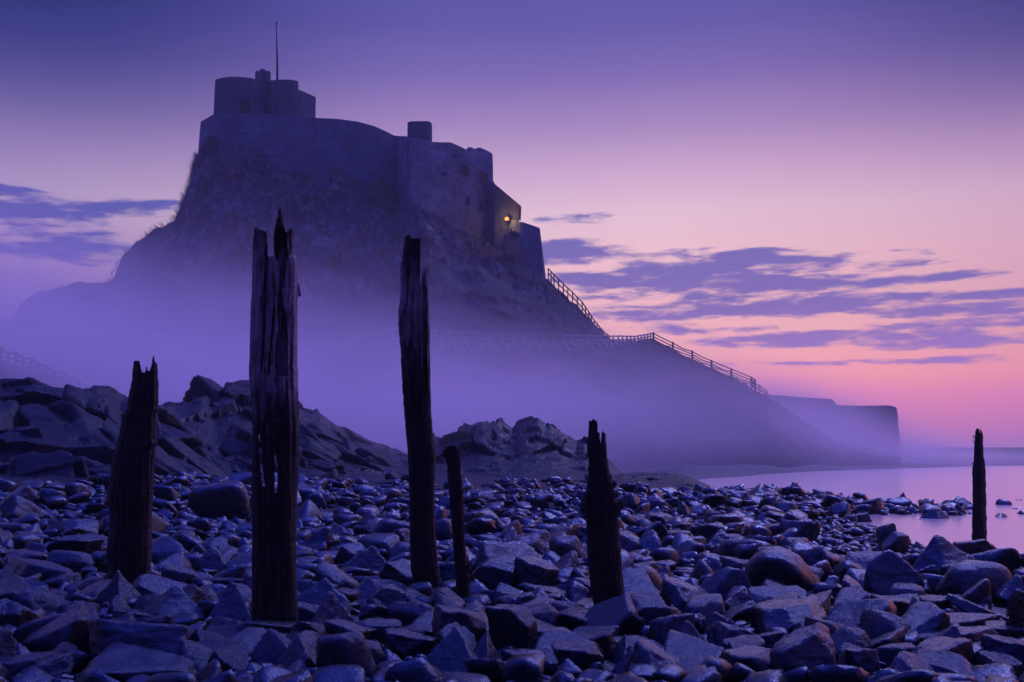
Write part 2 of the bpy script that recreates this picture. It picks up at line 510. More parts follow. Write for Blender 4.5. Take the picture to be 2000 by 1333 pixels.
# ------------------------------------------------------------------ the crag
def crag_knots():
    K = []
    def k(px, foot, rows, back=70):
        Yc = rows[-1][0]
        zc = P(px, rows[-1][1], Yc).z
        r = [(foot, -.5)] + [(Y, p(py)) for Y, py in rows]
        r += [(Yc + 9, zc - .6), (Yc + 24, max(-.5, zc * .80 - 2)), (Yc + back, -.6)]
        K.append((px, r))
    k(-400, 78, [(84, 830), (90, 790), (95, 765), (102, 730), (110, 700)])
    k(-60, 78, [(84, 810), (90, 760), (95, 725), (102, 680), (112, 642)])
    k(0, 76, [(83, 800), (90, 750), (95, 715), (103, 668), (113, 627)])
    k(28, 75, [(83, 800), (90, 750), (95, 710), (104, 655), (114, 621)])
    k(33, 75, [(83, 800), (90, 750), (95, 708), (104, 648), (114, 599)])
    k(70, 74, [(82, 795), (90, 745), (95, 700), (104, 635), (114, 573)])
    k(130, 73, [(82, 790), (90, 740), (95, 690), (105, 620), (115, 556)])
    k(214, 72, [(81, 785), (90, 735), (96, 680), (106, 610), (116, 549)])
    k(224, 72, [(81, 783), (90, 732), (96, 676), (106, 606), (116, 540)])
    k(236, 72, [(81, 780), (90, 730), (96, 670), (107, 590), (116, 503)])
    k(258, 71, [(80, 778), (90, 725), (96, 665), (107, 575), (116, 480)])
    k(282, 71, [(80, 776), (90, 720), (96, 660), (107, 560), (116, 462)])
    k(305, 71, [(80, 775), (90, 715), (96, 655), (107, 550), (116, 447)])
    k(340, 70, [(80, 774), (90, 710), (96, 650), (107, 530), (116, 428)])
    k(353, 70, [(80, 773), (90, 705), (96, 648), (107, 515), (116, 398)])
    k(366, 70, [(80, 772), (90, 700), (96, 645), (107, 500), (116, 366)])
    k(376, 70, [(80, 772), (90, 700), (96, 642), (107, 490), (116.5, 333)])
    k(384, 70, [(80, 772), (90, 698), (96, 640), (107, 484), (116.5, 300)])
    k(394, 70, [(80, 771), (90, 696), (96, 636), (107, 478), (116.5, 284)])
    k(430, 70, [(80, 770), (90, 690), (96, 630), (106, 470), (114.8, 286)])
    k(520, 69, [(79, 770), (89, 680), (95, 620), (105, 465), (114.8, 292)])
    k(590, 68, [(78, 770), (88, 675), (94, 615), (105, 470), (116, 312)])
    k(700, 66, [(76, 772), (85, 672), (90, 640), (105, 490), (117.6, 346)])
    k(770, 65, [(75, 776), (83, 672), (87, 662), (104, 500), (121, 368)])
    k(796, 64, [(74, 778), (82, 674), (86, 664), (102, 505), (116, 376)])
    k(812, 64, [(74, 779), (82, 675), (86, 665), (101, 510), (112, 382)])
    k(880, 63, [(74, 780), (82, 676), (86, 666), (101, 530), (113.8, 424)])
    k(945, 62, [(74, 780), (82, 677), (86, 667), (100, 560), (114, 466)])
    k(1000, 62, [(74, 781), (82, 677), (86, 667), (98, 590), (109.5, 500)])
    k(1066, 61, [(74, 782), (82, 678), (86, 668), (98, 612), (108.5, 540)])
    k(1100, 61, [(74, 784), (82, 679), (86, 669), (97, 626), (107, 572)])
    k(1130, 61, [(74, 785), (82, 680), (87, 669), (96, 638), (105, 600)])
    k(1160, 60, [(75, 787), (83, 680), (88, 669), (95, 652), (102, 632)])
    k(1182, 60, [(75, 789), (84, 680), (89, 669), (95, 662), (100, 657)], 60)
    k(1200, 60, [(75, 791), (84, 680), (90, 670), (94, 667), (98, 666)], 60)
    k(1240, 60, [(76, 796), (85, 684), (90, 670), (93, 668), (96, 667)], 60)
    k(1276, 60, [(76, 802), (85, 694), (89, 675), (91, 667), (93, 663)], 50)
    k(1310, 60, [(75, 814), (82, 720), (85, 700), (88, 688), (90, 680)], 50)
    k(1400, 60, [(73, 842), (78, 772), (81, 750), (84, 732), (86, 724)], 40)
    k(1450, 61, [(72, 852), (77, 795), (80, 772), (82, 756), (84, 749)], 40)
    k(1500, 62, [(71, 862), (76, 818), (79, 798), (81, 784), (82, 776)], 40)
    k(1545, 64, [(72, 876), (77, 845), (79, 830), (81, 815), (82, 807)], 40)
    k(1640, 70, [(76, 893), (80, 882), (82, 876), (84, 870), (85, 865)], 40)
    k(1760, 76, [(82, 896), (86, 892), (88, 890), (90, 888), (91, 887)], 40)
    return K

def build_crag():
    nx, ny = 640, 250
    PX, Yg, Zg, T, cum = sheet_points(crag_knots(), nx, ny, -400, 1760, 14, 5)
    V = np.zeros((nx, ny, 3))
    iw, ip = cum[5], cum[3]
    for i in range(nx):
        u = (PX[i] - 1000) / FPX
        crestfree = 1.0 if (PX[i] < 378) else 0.0
        for j in range(ny):
            Y, z = Yg[i, j], Zg[i, j]
            x = XOF(PX[i], Y, z)
            t = T[j]
            k = min(1, max(0, (z - .5) / 8)) if PX[i] < 1190 else .25 * min(1, max(0, z / 3))
            if PX[i] > 700 and abs(t - ip) < .05:
                k *= .15
            steep = min(1, max(0, (z - 14) / 10))
            a = fbm((x * .12, Y * .12, z * .12), 5)
            f = facet(x * 1.0, Y, z * .7, 3.2) * .30 + facet(x + 40, Y, z, 1.3) * .45
            if PX[i] < 400 or PX[i] > 1070:
                k *= .12 + .88 * min(1, abs(t - iw) / .10)
            gl = .6 - abs(noise.noise(Vector((x * .22 + 3, Y * .05, z * .06)))) * 2
            d = (a * 2.0 + f * (.5 + 1.0 * steep) - gl * 1.1 * steep) * k
            if PX[i] < 400:
                d += .5 * noise.noise(Vector((x * .8, Y * .3, z * .8))) * (1 - min(1, abs(t - iw) / .10))
            s = fbm((x * .9, Y * .9, z * .9), 3) * .22 * min(1, max(0, z))
            if t > iw + .012:
                d *= .3
            V[i, j] = (x + d * .35 * crestfree * .6, Y - d * .8, z + d * .30 + s)
    me = fast_mesh('hill', V.reshape(-1, 3), grid_faces(nx, ny))
    o = link_mesh('hill', me, M_HILL, None, True)
    tag(o, 'steep grassy crag with bare rock faces rising out of the mist under the castle', None, None, 'structure')
    return o
build_crag()

# wiry grass along the left edge of the crag
def build_crag_grass():
    bm = bmesh.new()
    pts = [(384, 300), (376, 333), (366, 366), (353, 398), (340, 428), (305, 447), (282, 462), (236, 503), (214, 549), (130, 556), (70, 573)]
    for _ in range(420):
        i = min(len(pts) - 2, int(rnd.random() ** 1.5 * (len(pts) - 1)))
        f = rnd.random()
        q = P(pts[i][0] + (pts[i + 1][0] - pts[i][0]) * f, pts[i][1] + (pts[i + 1][1] - pts[i][1]) * f, 115.6 - rnd.random() * 1.5)
        q.z -= .1 + .2 * rnd.random()
        h = rnd.uniform(.3, .9)
        d = Vector((-rnd.uniform(.1, .9), rnd.uniform(-.3, .3), 1)).normalized()
        tube(bm, [q, q + d * h * .6, q + d * h + Vector((-.1 * h, 0, -.05 * h))], [.03, .02, .006], 3)
    o = obj('grass', bm, M_GRASS)
    tag(o, 'wiry dry grass along the left edge of the crag', None, None, 'stuff')
build_crag_grass()

# ------------------------------------------------------------------ sea, shore, beach
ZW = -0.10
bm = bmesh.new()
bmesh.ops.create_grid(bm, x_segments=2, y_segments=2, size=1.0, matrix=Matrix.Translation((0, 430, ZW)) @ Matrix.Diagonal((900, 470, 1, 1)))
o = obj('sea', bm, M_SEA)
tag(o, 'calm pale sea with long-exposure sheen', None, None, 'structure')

def build_shore():
    K = [(1120, [(38, -.9), (44, -.8), (56, -.6), (70, -.5), (110, -.5)]), (1330, [(42, -.4), (46, -.02), (56, .25), (70, .5), (110, .6)]), (1400, [(45, -.4), (50, -.04), (58, .2), (72, .4), (112, .6)]),
         (1500, [(53, -.4), (57, -.05), (64, .2), (76, .4), (115, .7)]), (1600, [(62, -.4), (66, -.05), (72, .2), (84, .4), (120, .8)]),
         (1757, [(71, -.4), (75, -.06), (82, .2), (96, .9), (130, 1.45)]), (1900, [(78, -.4), (83, -.06), (95, .4), (120, 1.2), (170, 1.62)]),
         (2050, [(82, -.4), (88, -.06), (100, .45), (130, 1.3), (190, 1.62)]), (2700, [(84, -.4), (92, -.06), (110, .45), (150, 1.35), (220, 1.62)])]
    K = [(a, r + [(r[-1][0] + 160, r[-1][1] - .2)]) for a, r in K]
    nx, ny = 260, 90
    PX, Yg, Zg, T, cum = sheet_points(K, nx, ny, 1120, 2700)
    V = np.zeros((nx, ny, 3))
    for i in range(nx):
        u = (PX[i] - 1000) / FPX
        for j in range(ny):
            x = XOF(PX[i], Yg[i, j], Zg[i, j])
            k = .16 if Zg[i, j] < 1 else .05
            V[i, j] = (x, Yg[i, j], Zg[i, j] + fbm((x * .25, Yg[i, j] * .12, 3.3), 4) * k)
    o = link_mesh('shore', fast_mesh('shore', V.reshape(-1, 3), grid_faces(nx, ny)), M_SHORE, None, True)
    tag(o, 'flat far shore beyond the calm water', None, None, 'structure')
build_shore()

def smoothstep(a, b, x):
    t = min(1, max(0, (x - a) / (b - a)))
    return t * t * (3 - 2 * t)

def ground_z(x, y):
    px = PXOF(x, max(y, .3), 0)
    z = .05 * noise.noise(Vector((x * .35, y * .35, 1.7))) + .02 * noise.noise(Vector((x * 1.3, y * 1.3, 5.1)))
    # left side lifts slightly towards the rocks
    z += .16 * smoothstep(900, 0, px) * smoothstep(9, 16, y)
    z -= .09 * smoothstep(1450, 1700, px) * smoothstep(9.5, 13.5, y)
    wob = 14 * noise.noise(Vector((x * .6, y * .3, 9.0)))
    # near pool on the right
    q = px + wob
    yn = np.interp(q, [1640, 1690, 1760, 1830, 2000, 2600], [20.8, 18.6, 16.0, 14.3, 13.5, 13.0])
    pool = smoothstep(-.5, .5, y - yn) * smoothstep(1620, 1700, q)
    spit = (1 - smoothstep(1860, 1960, q)) * smoothstep(20.6, 21.6, y + wob * .03) * (1 - smoothstep(25.4, 27, y + wob * .04))
    low = pool * (1 - .95 * spit)
    # open water behind
    ys = np.interp(q, [1360, 1420, 1500, 1690, 1900, 2600], [40, 31.0, 30, 25.8, 25.0, 25.0])
    sea = smoothstep(-1.2, 1.2, y - ys) * smoothstep(1340, 1400, q)
    low = max(low, sea)
    return z * (1 - low) + low * (-.55)

def build_beach():
    xs = np.linspace(-30, 30, 300)
    ys = np.concatenate([np.linspace(-3, 28, 200), np.linspace(28.4, 60, 40)])
    V = np.array([[(x, y, ground_z(x, max(y, .5))) for y in ys] for x in xs])
    o = link_mesh('beach', fast_mesh('beach', V.reshape(-1, 3), grid_faces(len(xs), len(ys))), M_SHINGLE, None, True)
    tag(o, 'dark shingle beach under the boulders', None, None, 'structure')
build_beach()

# ------------------------------------------------------------------ how a stone is shaped
def ico(level):
    bm = bmesh.new()
    bmesh.ops.create_icosphere(bm, subdivisions=level, radius=1.0)
    bm.verts.ensure_lookup_table()
    V = np.array([v.co[:] for v in bm.verts])
    F = np.array([[v.index for v in f.verts] for f in bm.faces])
    bm.free()
    return V / np.linalg.norm(V, axis=1)[:, None], F
ICO = {l: ico(l) for l in (2, 3, 4, 5, 6)}

def rock_planes(kind, r):
    """a stone is cut out by planes: list of (normal, distance)"""
    g = lambda s: r.gauss(0, s)
    pl = []
    if kind in ('block', 'slab', 'wedge'):
        h = {'block': .72, 'slab': .36, 'wedge': .62}[kind]
        for ax in ((1, 0, 0, 1.0), (-1, 0, 0, 1.0), (0, 1, 0, .85), (0, -1, 0, .85), (0, 0, 1, h), (0, 0, -1, h)):
            pl.append((ax[0] + g(.20), ax[1] + g(.20), ax[2] + g(.16), ax[3]))
        for _ in range(6):
            pl.append((g(1), g(1), g(.9) * (.6 if kind == 'slab' else 1), r.uniform(.80, 1.05) * (h ** .35)))
        if kind == 'wedge':
            s = r.choice((-1, 1))
            pl.append((s * r.uniform(.5, .9), -r.uniform(.1, .5), 1, r.uniform(.22, .4)))
    elif kind == 'pyramid':
        a0 = r.uniform(0, 6.28)
        n_ = r.choice((3, 4, 4))
        for i in range(n_):
            a = a0 + 6.28 * i / n_ + g(.22)
            t = r.uniform(.50, .85)
            pl.append((math.cos(a), math.sin(a), t, r.uniform(.48, .62)))
        for _ in range(5):
            a = r.uniform(0, 6.28)
            pl.append((math.cos(a), math.sin(a), g(.2), r.uniform(.85, 1.1)))
        pl.append((g(.1), g(.1), -1, .5))
        pl.append((g(.3), g(.3), 1, r.uniform(.75, .95)))
    else:
        for _ in range(15):
            pl.append((g(1), g(1), g(1), r.uniform(.82, 1.0)))
        pl.append((g(.1), g(.1), 1, .68))
        pl.append((g(.1), g(.1), -1, .68))
    n_ = np.array([q[:3] for q in pl])
    n_ /= np.linalg.norm(n_, axis=1)[:, None]
    return n_, np.array([q[3] for q in pl])

def rock_verts(kind, seed, level, detail=True, sharp=1.0):
    r = random.Random(seed)
    n_, d = rock_planes(kind, r)
    D, F = ICO[level]
    e = {'round': 8, 'slab': 30, 'block': 40, 'wedge': 42, 'pyramid': 42}[kind] * r.uniform(.75, 1.3) * sharp
    t = np.maximum(0, D @ n_.T) / d[None, :]
    rad = (t ** e).sum(1) ** (-1 / e)
    V = D * np.minimum(rad, 1.7)[:, None]
    if detail:
        off = r.uniform(0, 90)
        k = .065 if kind != 'round' else .035
        for i in range(len(V)):
            x, y, z = V[i]
            a = noise.fractal(Vector((x * 1.6 + off, y * 1.6, z * 1.6)), 1.0, 2.0, 4) * k * 1.2
            if level >= 4:
                a += (abs(noise.noise(Vector((x * 2.2 + off, y * 2.2, z * 7.0)))) - .25) * k * .7
            V[i] *= 1 + a
    lo, hi = V.min(0), V.max(0)
    V = (V - (lo + hi) / 2) / (hi - lo)
    V[:, 2] += .5
    return V, F          # a unit box standing on z = 0

# ------------------------------------------------------------------ rock outcrops of the middle distance
BED = {}
ROCKTREES = []
def bed_rock(kind, k, level):
    if (kind, k, level) not in BED:
        BED[kind, k, level] = rock_verts(kind, 9000 + k, level, True, 1.5)
    return BED[kind, k, level]

def outcrop(name, label, K, px0, px1, nx, ny, amp=1.0, nrock=0, size=1.0):
    PX, Yg, Zg, T, cum = sheet_points(K, nx, ny, px0, px1)
    # bumps of the ridge line stay on the ridge: lower down the slopes are broader
    wide = max(3, int(26 * nx / (px1 - px0)))
    w_ = np.hanning(wide * 2 + 1)
    w_ /= w_.sum()
    for G in (Yg, Zg):
        S_ = np.stack([np.convolve(np.pad(c_, wide, mode='edge'), w_, 'valid') for c_ in G.T], 1)
        on = np.exp(-((T - cum[6]) / .05) ** 2)[None, :]
        G[:] = G * on + S_ * (1 - on)
    V = np.zeros((nx, ny, 3))
    for i in range(nx):
        u = (PX[i] - 1000) / FPX
        e = min(1, (PX[i] - px0) / 30, (px1 - PX[i]) / 30)
        for j in range(ny):
            Y, z = Yg[i, j], Zg[i, j]
            x = XOF(PX[i], Y, z)
            k = max(.22 * min(1, max(0, z + .45)), min(1, max(.0, (z - .05) / .9))) * amp
            flat = 1 - smoothstep(.3, 1.1, z)
            # strata dip towards the lower right
            a, c_ = x * .80 + z * .60, -x * .60 + z * .80
            f = facet(a * .45, Y * .7, c_ * 1.1, 2.0) * .50 + facet(a * .5 + 9, Y, c_ * 1.2, .8) * .38
            g = fbm((x * .35, Y * .35, z * .35), 3) * .30
            h = fbm((x * 2.6, Y * 2.6, z * 2.6), 3) * .025 + (.12 - abs(noise.noise(Vector((x * .9 + Y * .5, Y * 1.3, 4))))) * .16 * flat
            d = (f * (1 - .45 * flat) + g * (1 - .6 * flat)) * k + h * min(1, max(0, z + .3))
            V[i, j] = (x, Y - d * .75, z + d * .45 * e)
    F4 = grid_faces(nx, ny)
    F = np.concatenate([F4[:, [0, 1, 2]], F4[:, [0, 2, 3]]])
    # the beds of rock: slabs and blocks dipping to the lower right, half sunk in the slope
    ro = random.Random(int(px0) + 7)
    allV, allF, nv = [V.reshape(-1, 3)], [F], nx * ny
    for _ in range(nrock):
        i, j = ro.randrange(4, nx - 4), int(ny * ro.uniform(.22, .86))
        q = V[i, j]
        if q[2] < .55 and ro.random() > .35:
            continue
        L = ro.uniform(.9, 3.4) * min(1, .35 + q[2] * .5) * (.6 if q[2] < .55 else 1) * size
        kind = ro.choice(('block', 'wedge', 'wedge', 'pyramid', 'pyramid'))
        Rv, Rf = bed_rock(kind, ro.randrange(12), 5 if L > 1.6 else 4)
        hgt = L * ro.uniform(.42, .75)
        M = Matrix.Translation((q[0], q[1] + L * .12, q[2] - hgt * (ro.uniform(.62, .80) + .34 * smoothstep(.62, .92, T[j] / cum[6])))) @ Matrix.Rotation(R(ro.gauss(30, 9)), 4, 'Y') @ Matrix.Rotation(R(ro.gauss(10, 14)), 4, 'X') @ Matrix.Rotation(ro.gauss(-.45, .4), 4, 'Z') @ Matrix.Diagonal((L * 1.5, L * .62, hgt, 1))
        M = np.array(M)
        allV.append(Rv @ M[:3, :3].T + M[:3, 3])
        allF.append(Rf + nv)
        nv += len(Rv)
    VV, FF = np.concatenate(allV), np.concatenate(allF)
    ROCKTREES.append(BVHTree.FromPolygons(VV.tolist(), FF.tolist()))
    o = link_mesh(name, fast_mesh(name, VV, FF), M_OUTCROP, None, True)
    tag(o, label, 'rock', 'rock outcrops below the crag')
    return o

def ok(px, rows, back=8):
    Yc = rows[-1][0]
    zc = P(px, rows[-1][1], Yc).z
    return (px, [(rows[0][0] - 1.2, -.5)] + [(Y, p(py)) for Y, py in rows] + [(Yc + back * .3, zc * .85), (Yc + back, -.3)])



K1 = [ok(-260, [(14.5, 1025), (15.5, 1005), (18, 935), (24, 925), (28, 820), (33, 735)]), ok(0, [(15.5, 1020), (16.5, 1000), (19, 936), (25, 926), (28.5, 830), (33, 748)]),
      ok(60, [(15.5, 1020), (16.6, 1000), (19, 936), (25, 926), (28.5, 828), (33, 745)]), ok(130, [(16, 1018), (17, 998), (19.6, 938), (25.5, 928), (29, 832), (33.5, 756)]),
      ok(176, [(16, 1016), (17, 996), (20, 940), (26, 930), (29.5, 836), (34, 757)]), ok(182, [(16, 1016), (17, 996), (20, 940), (26, 930), (29.5, 836), (34, 752)]),
      ok(214, [(16, 1014), (17.2, 994), (20, 941), (26, 931), (30, 840), (34.5, 754)]), ok(250, [(16.5, 1010), (17.6, 990), (20.5, 943), (27, 933), (31, 850), (35.5, 776)]),
      ok(300, [(17, 1004), (18.2, 985), (21, 945), (28, 935), (33, 858), (38, 790)]), ok(345, [(17.4, 1000), (18.6, 982), (21.4, 947), (29, 936), (34, 865), (40, 797)]),
      ok(372, [(17.6, 998), (18.8, 980), (21.6, 948), (30, 937), (35, 865), (41, 789)]), ok(400, [(18, 996), (19, 979), (22, 949), (31, 937), (36, 862), (42, 773)]),
      ok(416, [(18, 995), (19, 979), (22, 949), (31.5, 937), (37, 862), (43, 781)]), ok(441, [(18.2, 994), (19.2, 979), (22, 950), (32, 937), (37.5, 850), (44, 747)]),
      ok(486, [(18.6, 992), (19.6, 979), (22.4, 951), (33, 936), (38, 850), (45, 742)]), ok(530, [(19, 990), (20, 979), (23, 952), (34, 935), (39, 855), (46, 752)]),
      ok(562, [(19, 990), (20, 979), (23, 953), (35, 935), (39.5, 862), (46, 770)]), ok(592, [(19, 990), (20, 979), (23, 953), (36, 934), (40, 875), (46, 797)]),
      ok(625, [(19.2, 989), (20.2, 979), (23.2, 954), (36, 934), (40, 882), (46, 806)]), ok(660, [(19.4, 988), (20.4, 979), (23.4, 955), (37, 933), (41, 894), (46, 831)]),
      ok(720, [(19.6, 988), (20.6, 979), (23.6, 955), (38, 932), (42, 905), (47, 861)]), ok(770, [(19.8, 988), (20.8, 979), (23.8, 955), (39, 931), (43, 912), (47, 879)]),
      ok(812, [(20, 988), (21, 979), (24, 955), (39, 931), (43, 915), (47, 888)]), ok(836, [(20, 988), (21, 979), (24, 955), (39, 931), (43, 920), (47, 905)])]
outcrop('rock_outcrop', 'long faceted rock outcrop climbing to the left behind the posts', K1, -260, 836, 520, 230, .55, 330)
def shelf(px, Yc, py, m=None):
    return ok(px, [(20, 988), (21, 979), (24, 955), (39, 930.5), (43, m if m else 930.5 - (930.5 - py) * .45), (Yc, py)])
K2 = [shelf(800, 46, 905), shelf(850, 46, 862), shelf(882, 46, 851), shelf(915, 46, 838), shelf(928, 46, 824), shelf(942, 46, 820), shelf(958, 46, 827), shelf(976, 46, 822), shelf(988, 46, 834), shelf(1000, 46, 842),
      shelf(1012, 46, 831), shelf(1036, 46, 824), shelf(1050, 46, 822), shelf(1064, 46, 831), shelf(1076, 46, 827), shelf(1098, 46, 842), shelf(1112, 46, 850), shelf(1124, 46, 863), shelf(1140, 46, 858),
      shelf(1152, 46, 862), shelf(1168, 46, 880), shelf(1192, 46, 900), shelf(1212, 46, 924), shelf(1240, 45, 936), shelf(1262, 45, 944)]
outcrop('rock_outcrop', 'twin peaked rock outcrop behind the wet shelf, near the middle', K2, 800, 1262, 300, 200, .8, 40, .7)
K3 = [ok(1170, [(20, 990), (21, 982), (24, 975), (29, 955), (33, 944), (37, 940)]), ok(1215, [(20, 990), (21, 982), (24, 972), (29, 948), (33, 932), (37, 926)]),
      ok(1260, [(20, 990), (21, 982), (24, 970), (29, 948), (33, 931), (37, 924)]), ok(1330, [(20, 990), (21, 983), (24, 970), (28, 946), (31, 933), (34, 926)]),
      ok(1352, [(20, 991), (21, 984), (24, 974), (27, 955), (29, 942), (32, 935)]), ok(1385, [(20, 992), (21, 985), (24, 976), (26, 966), (28, 957), (30, 951)]), ok(1410, [(20, 994), (21, 988), (24, 982), (26, 978), (28, 974), (29, 972)]),
      ok(1440, [(20, 996), (21, 992), (24, 988), (26, 986), (28, 984), (29, 982)])]
outcrop('rock_outcrop', 'low rounded rock hump at the edge of the water', K3, 1170, 1440, 190, 120, .6, 60, .5)

# grassy bank with a fence on the far left
def build_bank():
    K = []
    for px, py, Yc in ((-300, 655, 62), (0, 699, 62), (60, 716, 64), (100, 735, 66), (150, 758, 68), (200, 782, 71), (260, 815, 74), (340, 860, 78)):
        K.append(ok(px, [(Yc - 18, 905), (Yc - 12, py + (905 - py) * .62), (Yc - 5, py + 26), (Yc, py)], 10))
    nx, ny = 150, 80
    PX, Yg, Zg, T, cum = sheet_points(K, nx, ny, -300, 340)
    V = np.zeros((nx, ny, 3))
    for i in range(nx):
        u = (PX[i] - 1000) / FPX
        for j in range(ny):
            x = XOF(PX[i], Yg[i, j], Zg[i, j])
            V[i, j] = (x, Yg[i, j], Zg[i, j] + .25 * fbm((x * .5, Yg[i, j] * .5, 0), 5))
    o = link_mesh('bank', fast_mesh('bank', V.reshape(-1, 3), grid_faces(nx, ny)), M_HILL, None, True)
    tag(o, 'grassy bank fading into the mist on the far left', None, None, 'structure')
build_bank()

# ------------------------------------------------------------------ the castle
castle = empty('castle', P(700, 300, 118))
tag(castle, 'stone castle with curved ramparts and a keep on top of the crag', 'castle')

def prism(name, plan, mat, base_z, batter=0.0, parent=castle, cap=True, subdiv=1.2, jit=.05, taper=None):
    """plan: list of (px, Y, pyTop) anticlockwise seen from above starting at the front left; walls drop to base_z, leaning out by batter"""
    bm = bmesh.new()
    tops = [P(a, c, Y) for a, Y, c in plan]
    cen = sum(tops, Vector()) / len(tops)
    nlev = 10
    rings = []
    pts = []
    for i, q in enumerate(tops):           # finer plan
        r = tops[(i + 1) % len(tops)]
        k = max(1, int((r - q).length / subdiv))
        for s in range(k):
            pts.append(q.lerp(r, s / k))
    for l in range(nlev + 1):
        f = l / nlev
        ring = []
        for q in pts:
            z = q.z + (base_z - q.z) * f
            d = Vector((q.x - cen.x, q.y - cen.y, 0)).normalized()
            off = batter * f + (jit * noise.noise(Vector((q.x * .7, q.y * .7, z * .7))) if l else 0)
            zj = jit * .9 * noise.noise(Vector((q.x * 1.9, q.y * 1.9, 4))) if l == 0 else 0
            ring.append(bm.verts.new((q.x + d.x * off, q.y + d.y * off, z + zj)))
        rings.append(ring)
    m_ = len(pts)
    for a, c_ in zip(rings, rings[1:]):
        for i in range(m_):
            bm.faces.new((a[i], c_[i], c_[(i + 1) % m_], a[(i + 1) % m_]))
    zc_ = min(q.z for q in pts) - .25
    inner, floor_ = [], []                  # parapet thickness, then the flat roof behind it
    for q, v_ in zip(pts, rings[0]):
        d = Vector((cen.x - q.x, cen.y - q.y, 0))
        d = d.normalized() * min(.6, d.length * .3)
        inner.append(bm.verts.new(v_.co + d))
        floor_.append(bm.verts.new((v_.co.x + d.x, v_.co.y + d.y, zc_)))
    for a, c_ in ((rings[0], inner), (inner, floor_)):
        for i in range(m_):
            bm.faces.new((a[i], a[(i + 1) % m_], c_[(i + 1) % m_], c_[i]))
    bm.faces.new(floor_)
    bmesh.ops.recalc_face_normals(bm, faces=bm.faces)
    return obj(name, bm, mat, parent)

CUR = [(392, 118, 238), (419, 115, 222), (450, 114.8, 221.5), (520, 114.9, 223), (617, 116.2, 230.5), (660, 117, 233), (700, 118, 238), (732, 119.8, 247), (770, 122.6, 265), (810, 124, 268.5), (830, 140, 300), (400, 140, 300)]
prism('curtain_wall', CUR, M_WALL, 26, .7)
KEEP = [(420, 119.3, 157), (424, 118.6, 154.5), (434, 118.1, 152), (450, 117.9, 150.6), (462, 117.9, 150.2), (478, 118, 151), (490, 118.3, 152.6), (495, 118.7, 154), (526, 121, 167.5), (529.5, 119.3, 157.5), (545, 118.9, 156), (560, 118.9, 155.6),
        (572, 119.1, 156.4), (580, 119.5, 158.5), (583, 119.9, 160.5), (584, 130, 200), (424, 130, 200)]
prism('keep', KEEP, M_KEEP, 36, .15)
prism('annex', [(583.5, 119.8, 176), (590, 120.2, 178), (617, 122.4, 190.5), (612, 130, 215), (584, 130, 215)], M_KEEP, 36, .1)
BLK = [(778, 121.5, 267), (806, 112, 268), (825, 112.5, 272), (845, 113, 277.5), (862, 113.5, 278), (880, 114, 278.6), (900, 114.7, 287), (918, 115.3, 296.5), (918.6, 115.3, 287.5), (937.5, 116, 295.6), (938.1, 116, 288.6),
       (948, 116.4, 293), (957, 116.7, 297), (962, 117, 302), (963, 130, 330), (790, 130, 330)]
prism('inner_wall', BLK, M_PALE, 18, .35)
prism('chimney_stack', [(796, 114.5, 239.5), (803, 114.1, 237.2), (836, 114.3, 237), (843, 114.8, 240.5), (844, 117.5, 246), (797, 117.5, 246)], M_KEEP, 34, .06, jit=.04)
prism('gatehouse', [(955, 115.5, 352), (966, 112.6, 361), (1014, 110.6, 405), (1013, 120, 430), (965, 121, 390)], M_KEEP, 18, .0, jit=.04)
BUT = [(996, 111.2, 428), (1016, 109.8, 434), (1022, 109.7, 434.5), (1037, 109.6, 439.5), (1053, 109.8, 445), (1054.5, 110, 447), (1056, 118, 470), (1000, 119, 460)]
bo = prism('buttress', BUT, M_WALL, 17.5, 1.15, jit=.05)
# roof of the gatehouse
bm = bmesh.new()
a, b_, c_, d_ = P(962, 356, 112.3), P(1018, 403, 110.2), P(1017, 426, 121), P(962, 384, 122)
top = [bm.verts.new(q) for q in (a, b_, c_, d_)]
low = [bm.verts.new(q - Vector((0, 0, .38))) for q in (a, b_, c_, d_)]
bm.faces.new(top)
bm.faces.new(low[::-1])
for i in range(4):
    bm.faces.new((top[i], low[i], low[(i + 1) % 4], top[(i + 1) % 4]))
bmesh.ops.recalc_face_normals(bm, faces=bm.faces)
obj('roof', bm, M_ROOF, castle)
# corbels under the porch gallery
for k_ in range(5):
    bm = bmesh.new()
    q = P(986 + k_ * 6, 447 + k_ * 3, 110.9 - k_ * .22)
    box(bm, q - Vector((0, .15, 0)), (.2, .55, .42))
    obj('corbel', bm, M_KEEP, castle)
# flues of the keep chimney
for (x0, x1, yt, Y) in ((498, 508.5, 139.5, 121.6), (506, 520.5, 136, 122.4), (518, 529, 139.5, 121.9)):
    bm = bmesh.new()
    n_ = 10
    rings = []
    for (f, s) in ((0, .55), (.04, .85), (.10, 1.0), (.4, 1.02), (1, 1.14)):
        py = yt + (172 - yt) * f
        c0 = P((x0 + x1) / 2 + (.5 if f == 1 else 0), py, Y)
        r = (x1 - x0) / 2 * Y / FPX * s
        rings.append([bm.verts.new(c0 + Vector((math.cos(2 * math.pi * i / n_) * r, math.sin(2 * math.pi * i / n_) * r, 0))) for i in range(n_)])
    for u_, v_ in zip(rings, rings[1:]):
        for i in range(n_):
            bm.faces.new((u_[i], v_[i], v_[(i + 1) % n_], u_[(i + 1) % n_]))
    bm.faces.new(rings[0])
    bmesh.ops.recalc_face_normals(bm, faces=bm.faces)
    obj('chimney', bm, M_KEEP, castle)

def wall_Y(plan, px):
    f = [(a, Y) for a, Y, c in plan]
    best = 0
    for (a0, y0), (a1, y1) in zip(f, f[1:]):
        if a0 <= px <= a1 and a1 > a0:
            return y0 + (y1 - y0) * (px - a0) / (a1 - a0)
    return f[0][1]

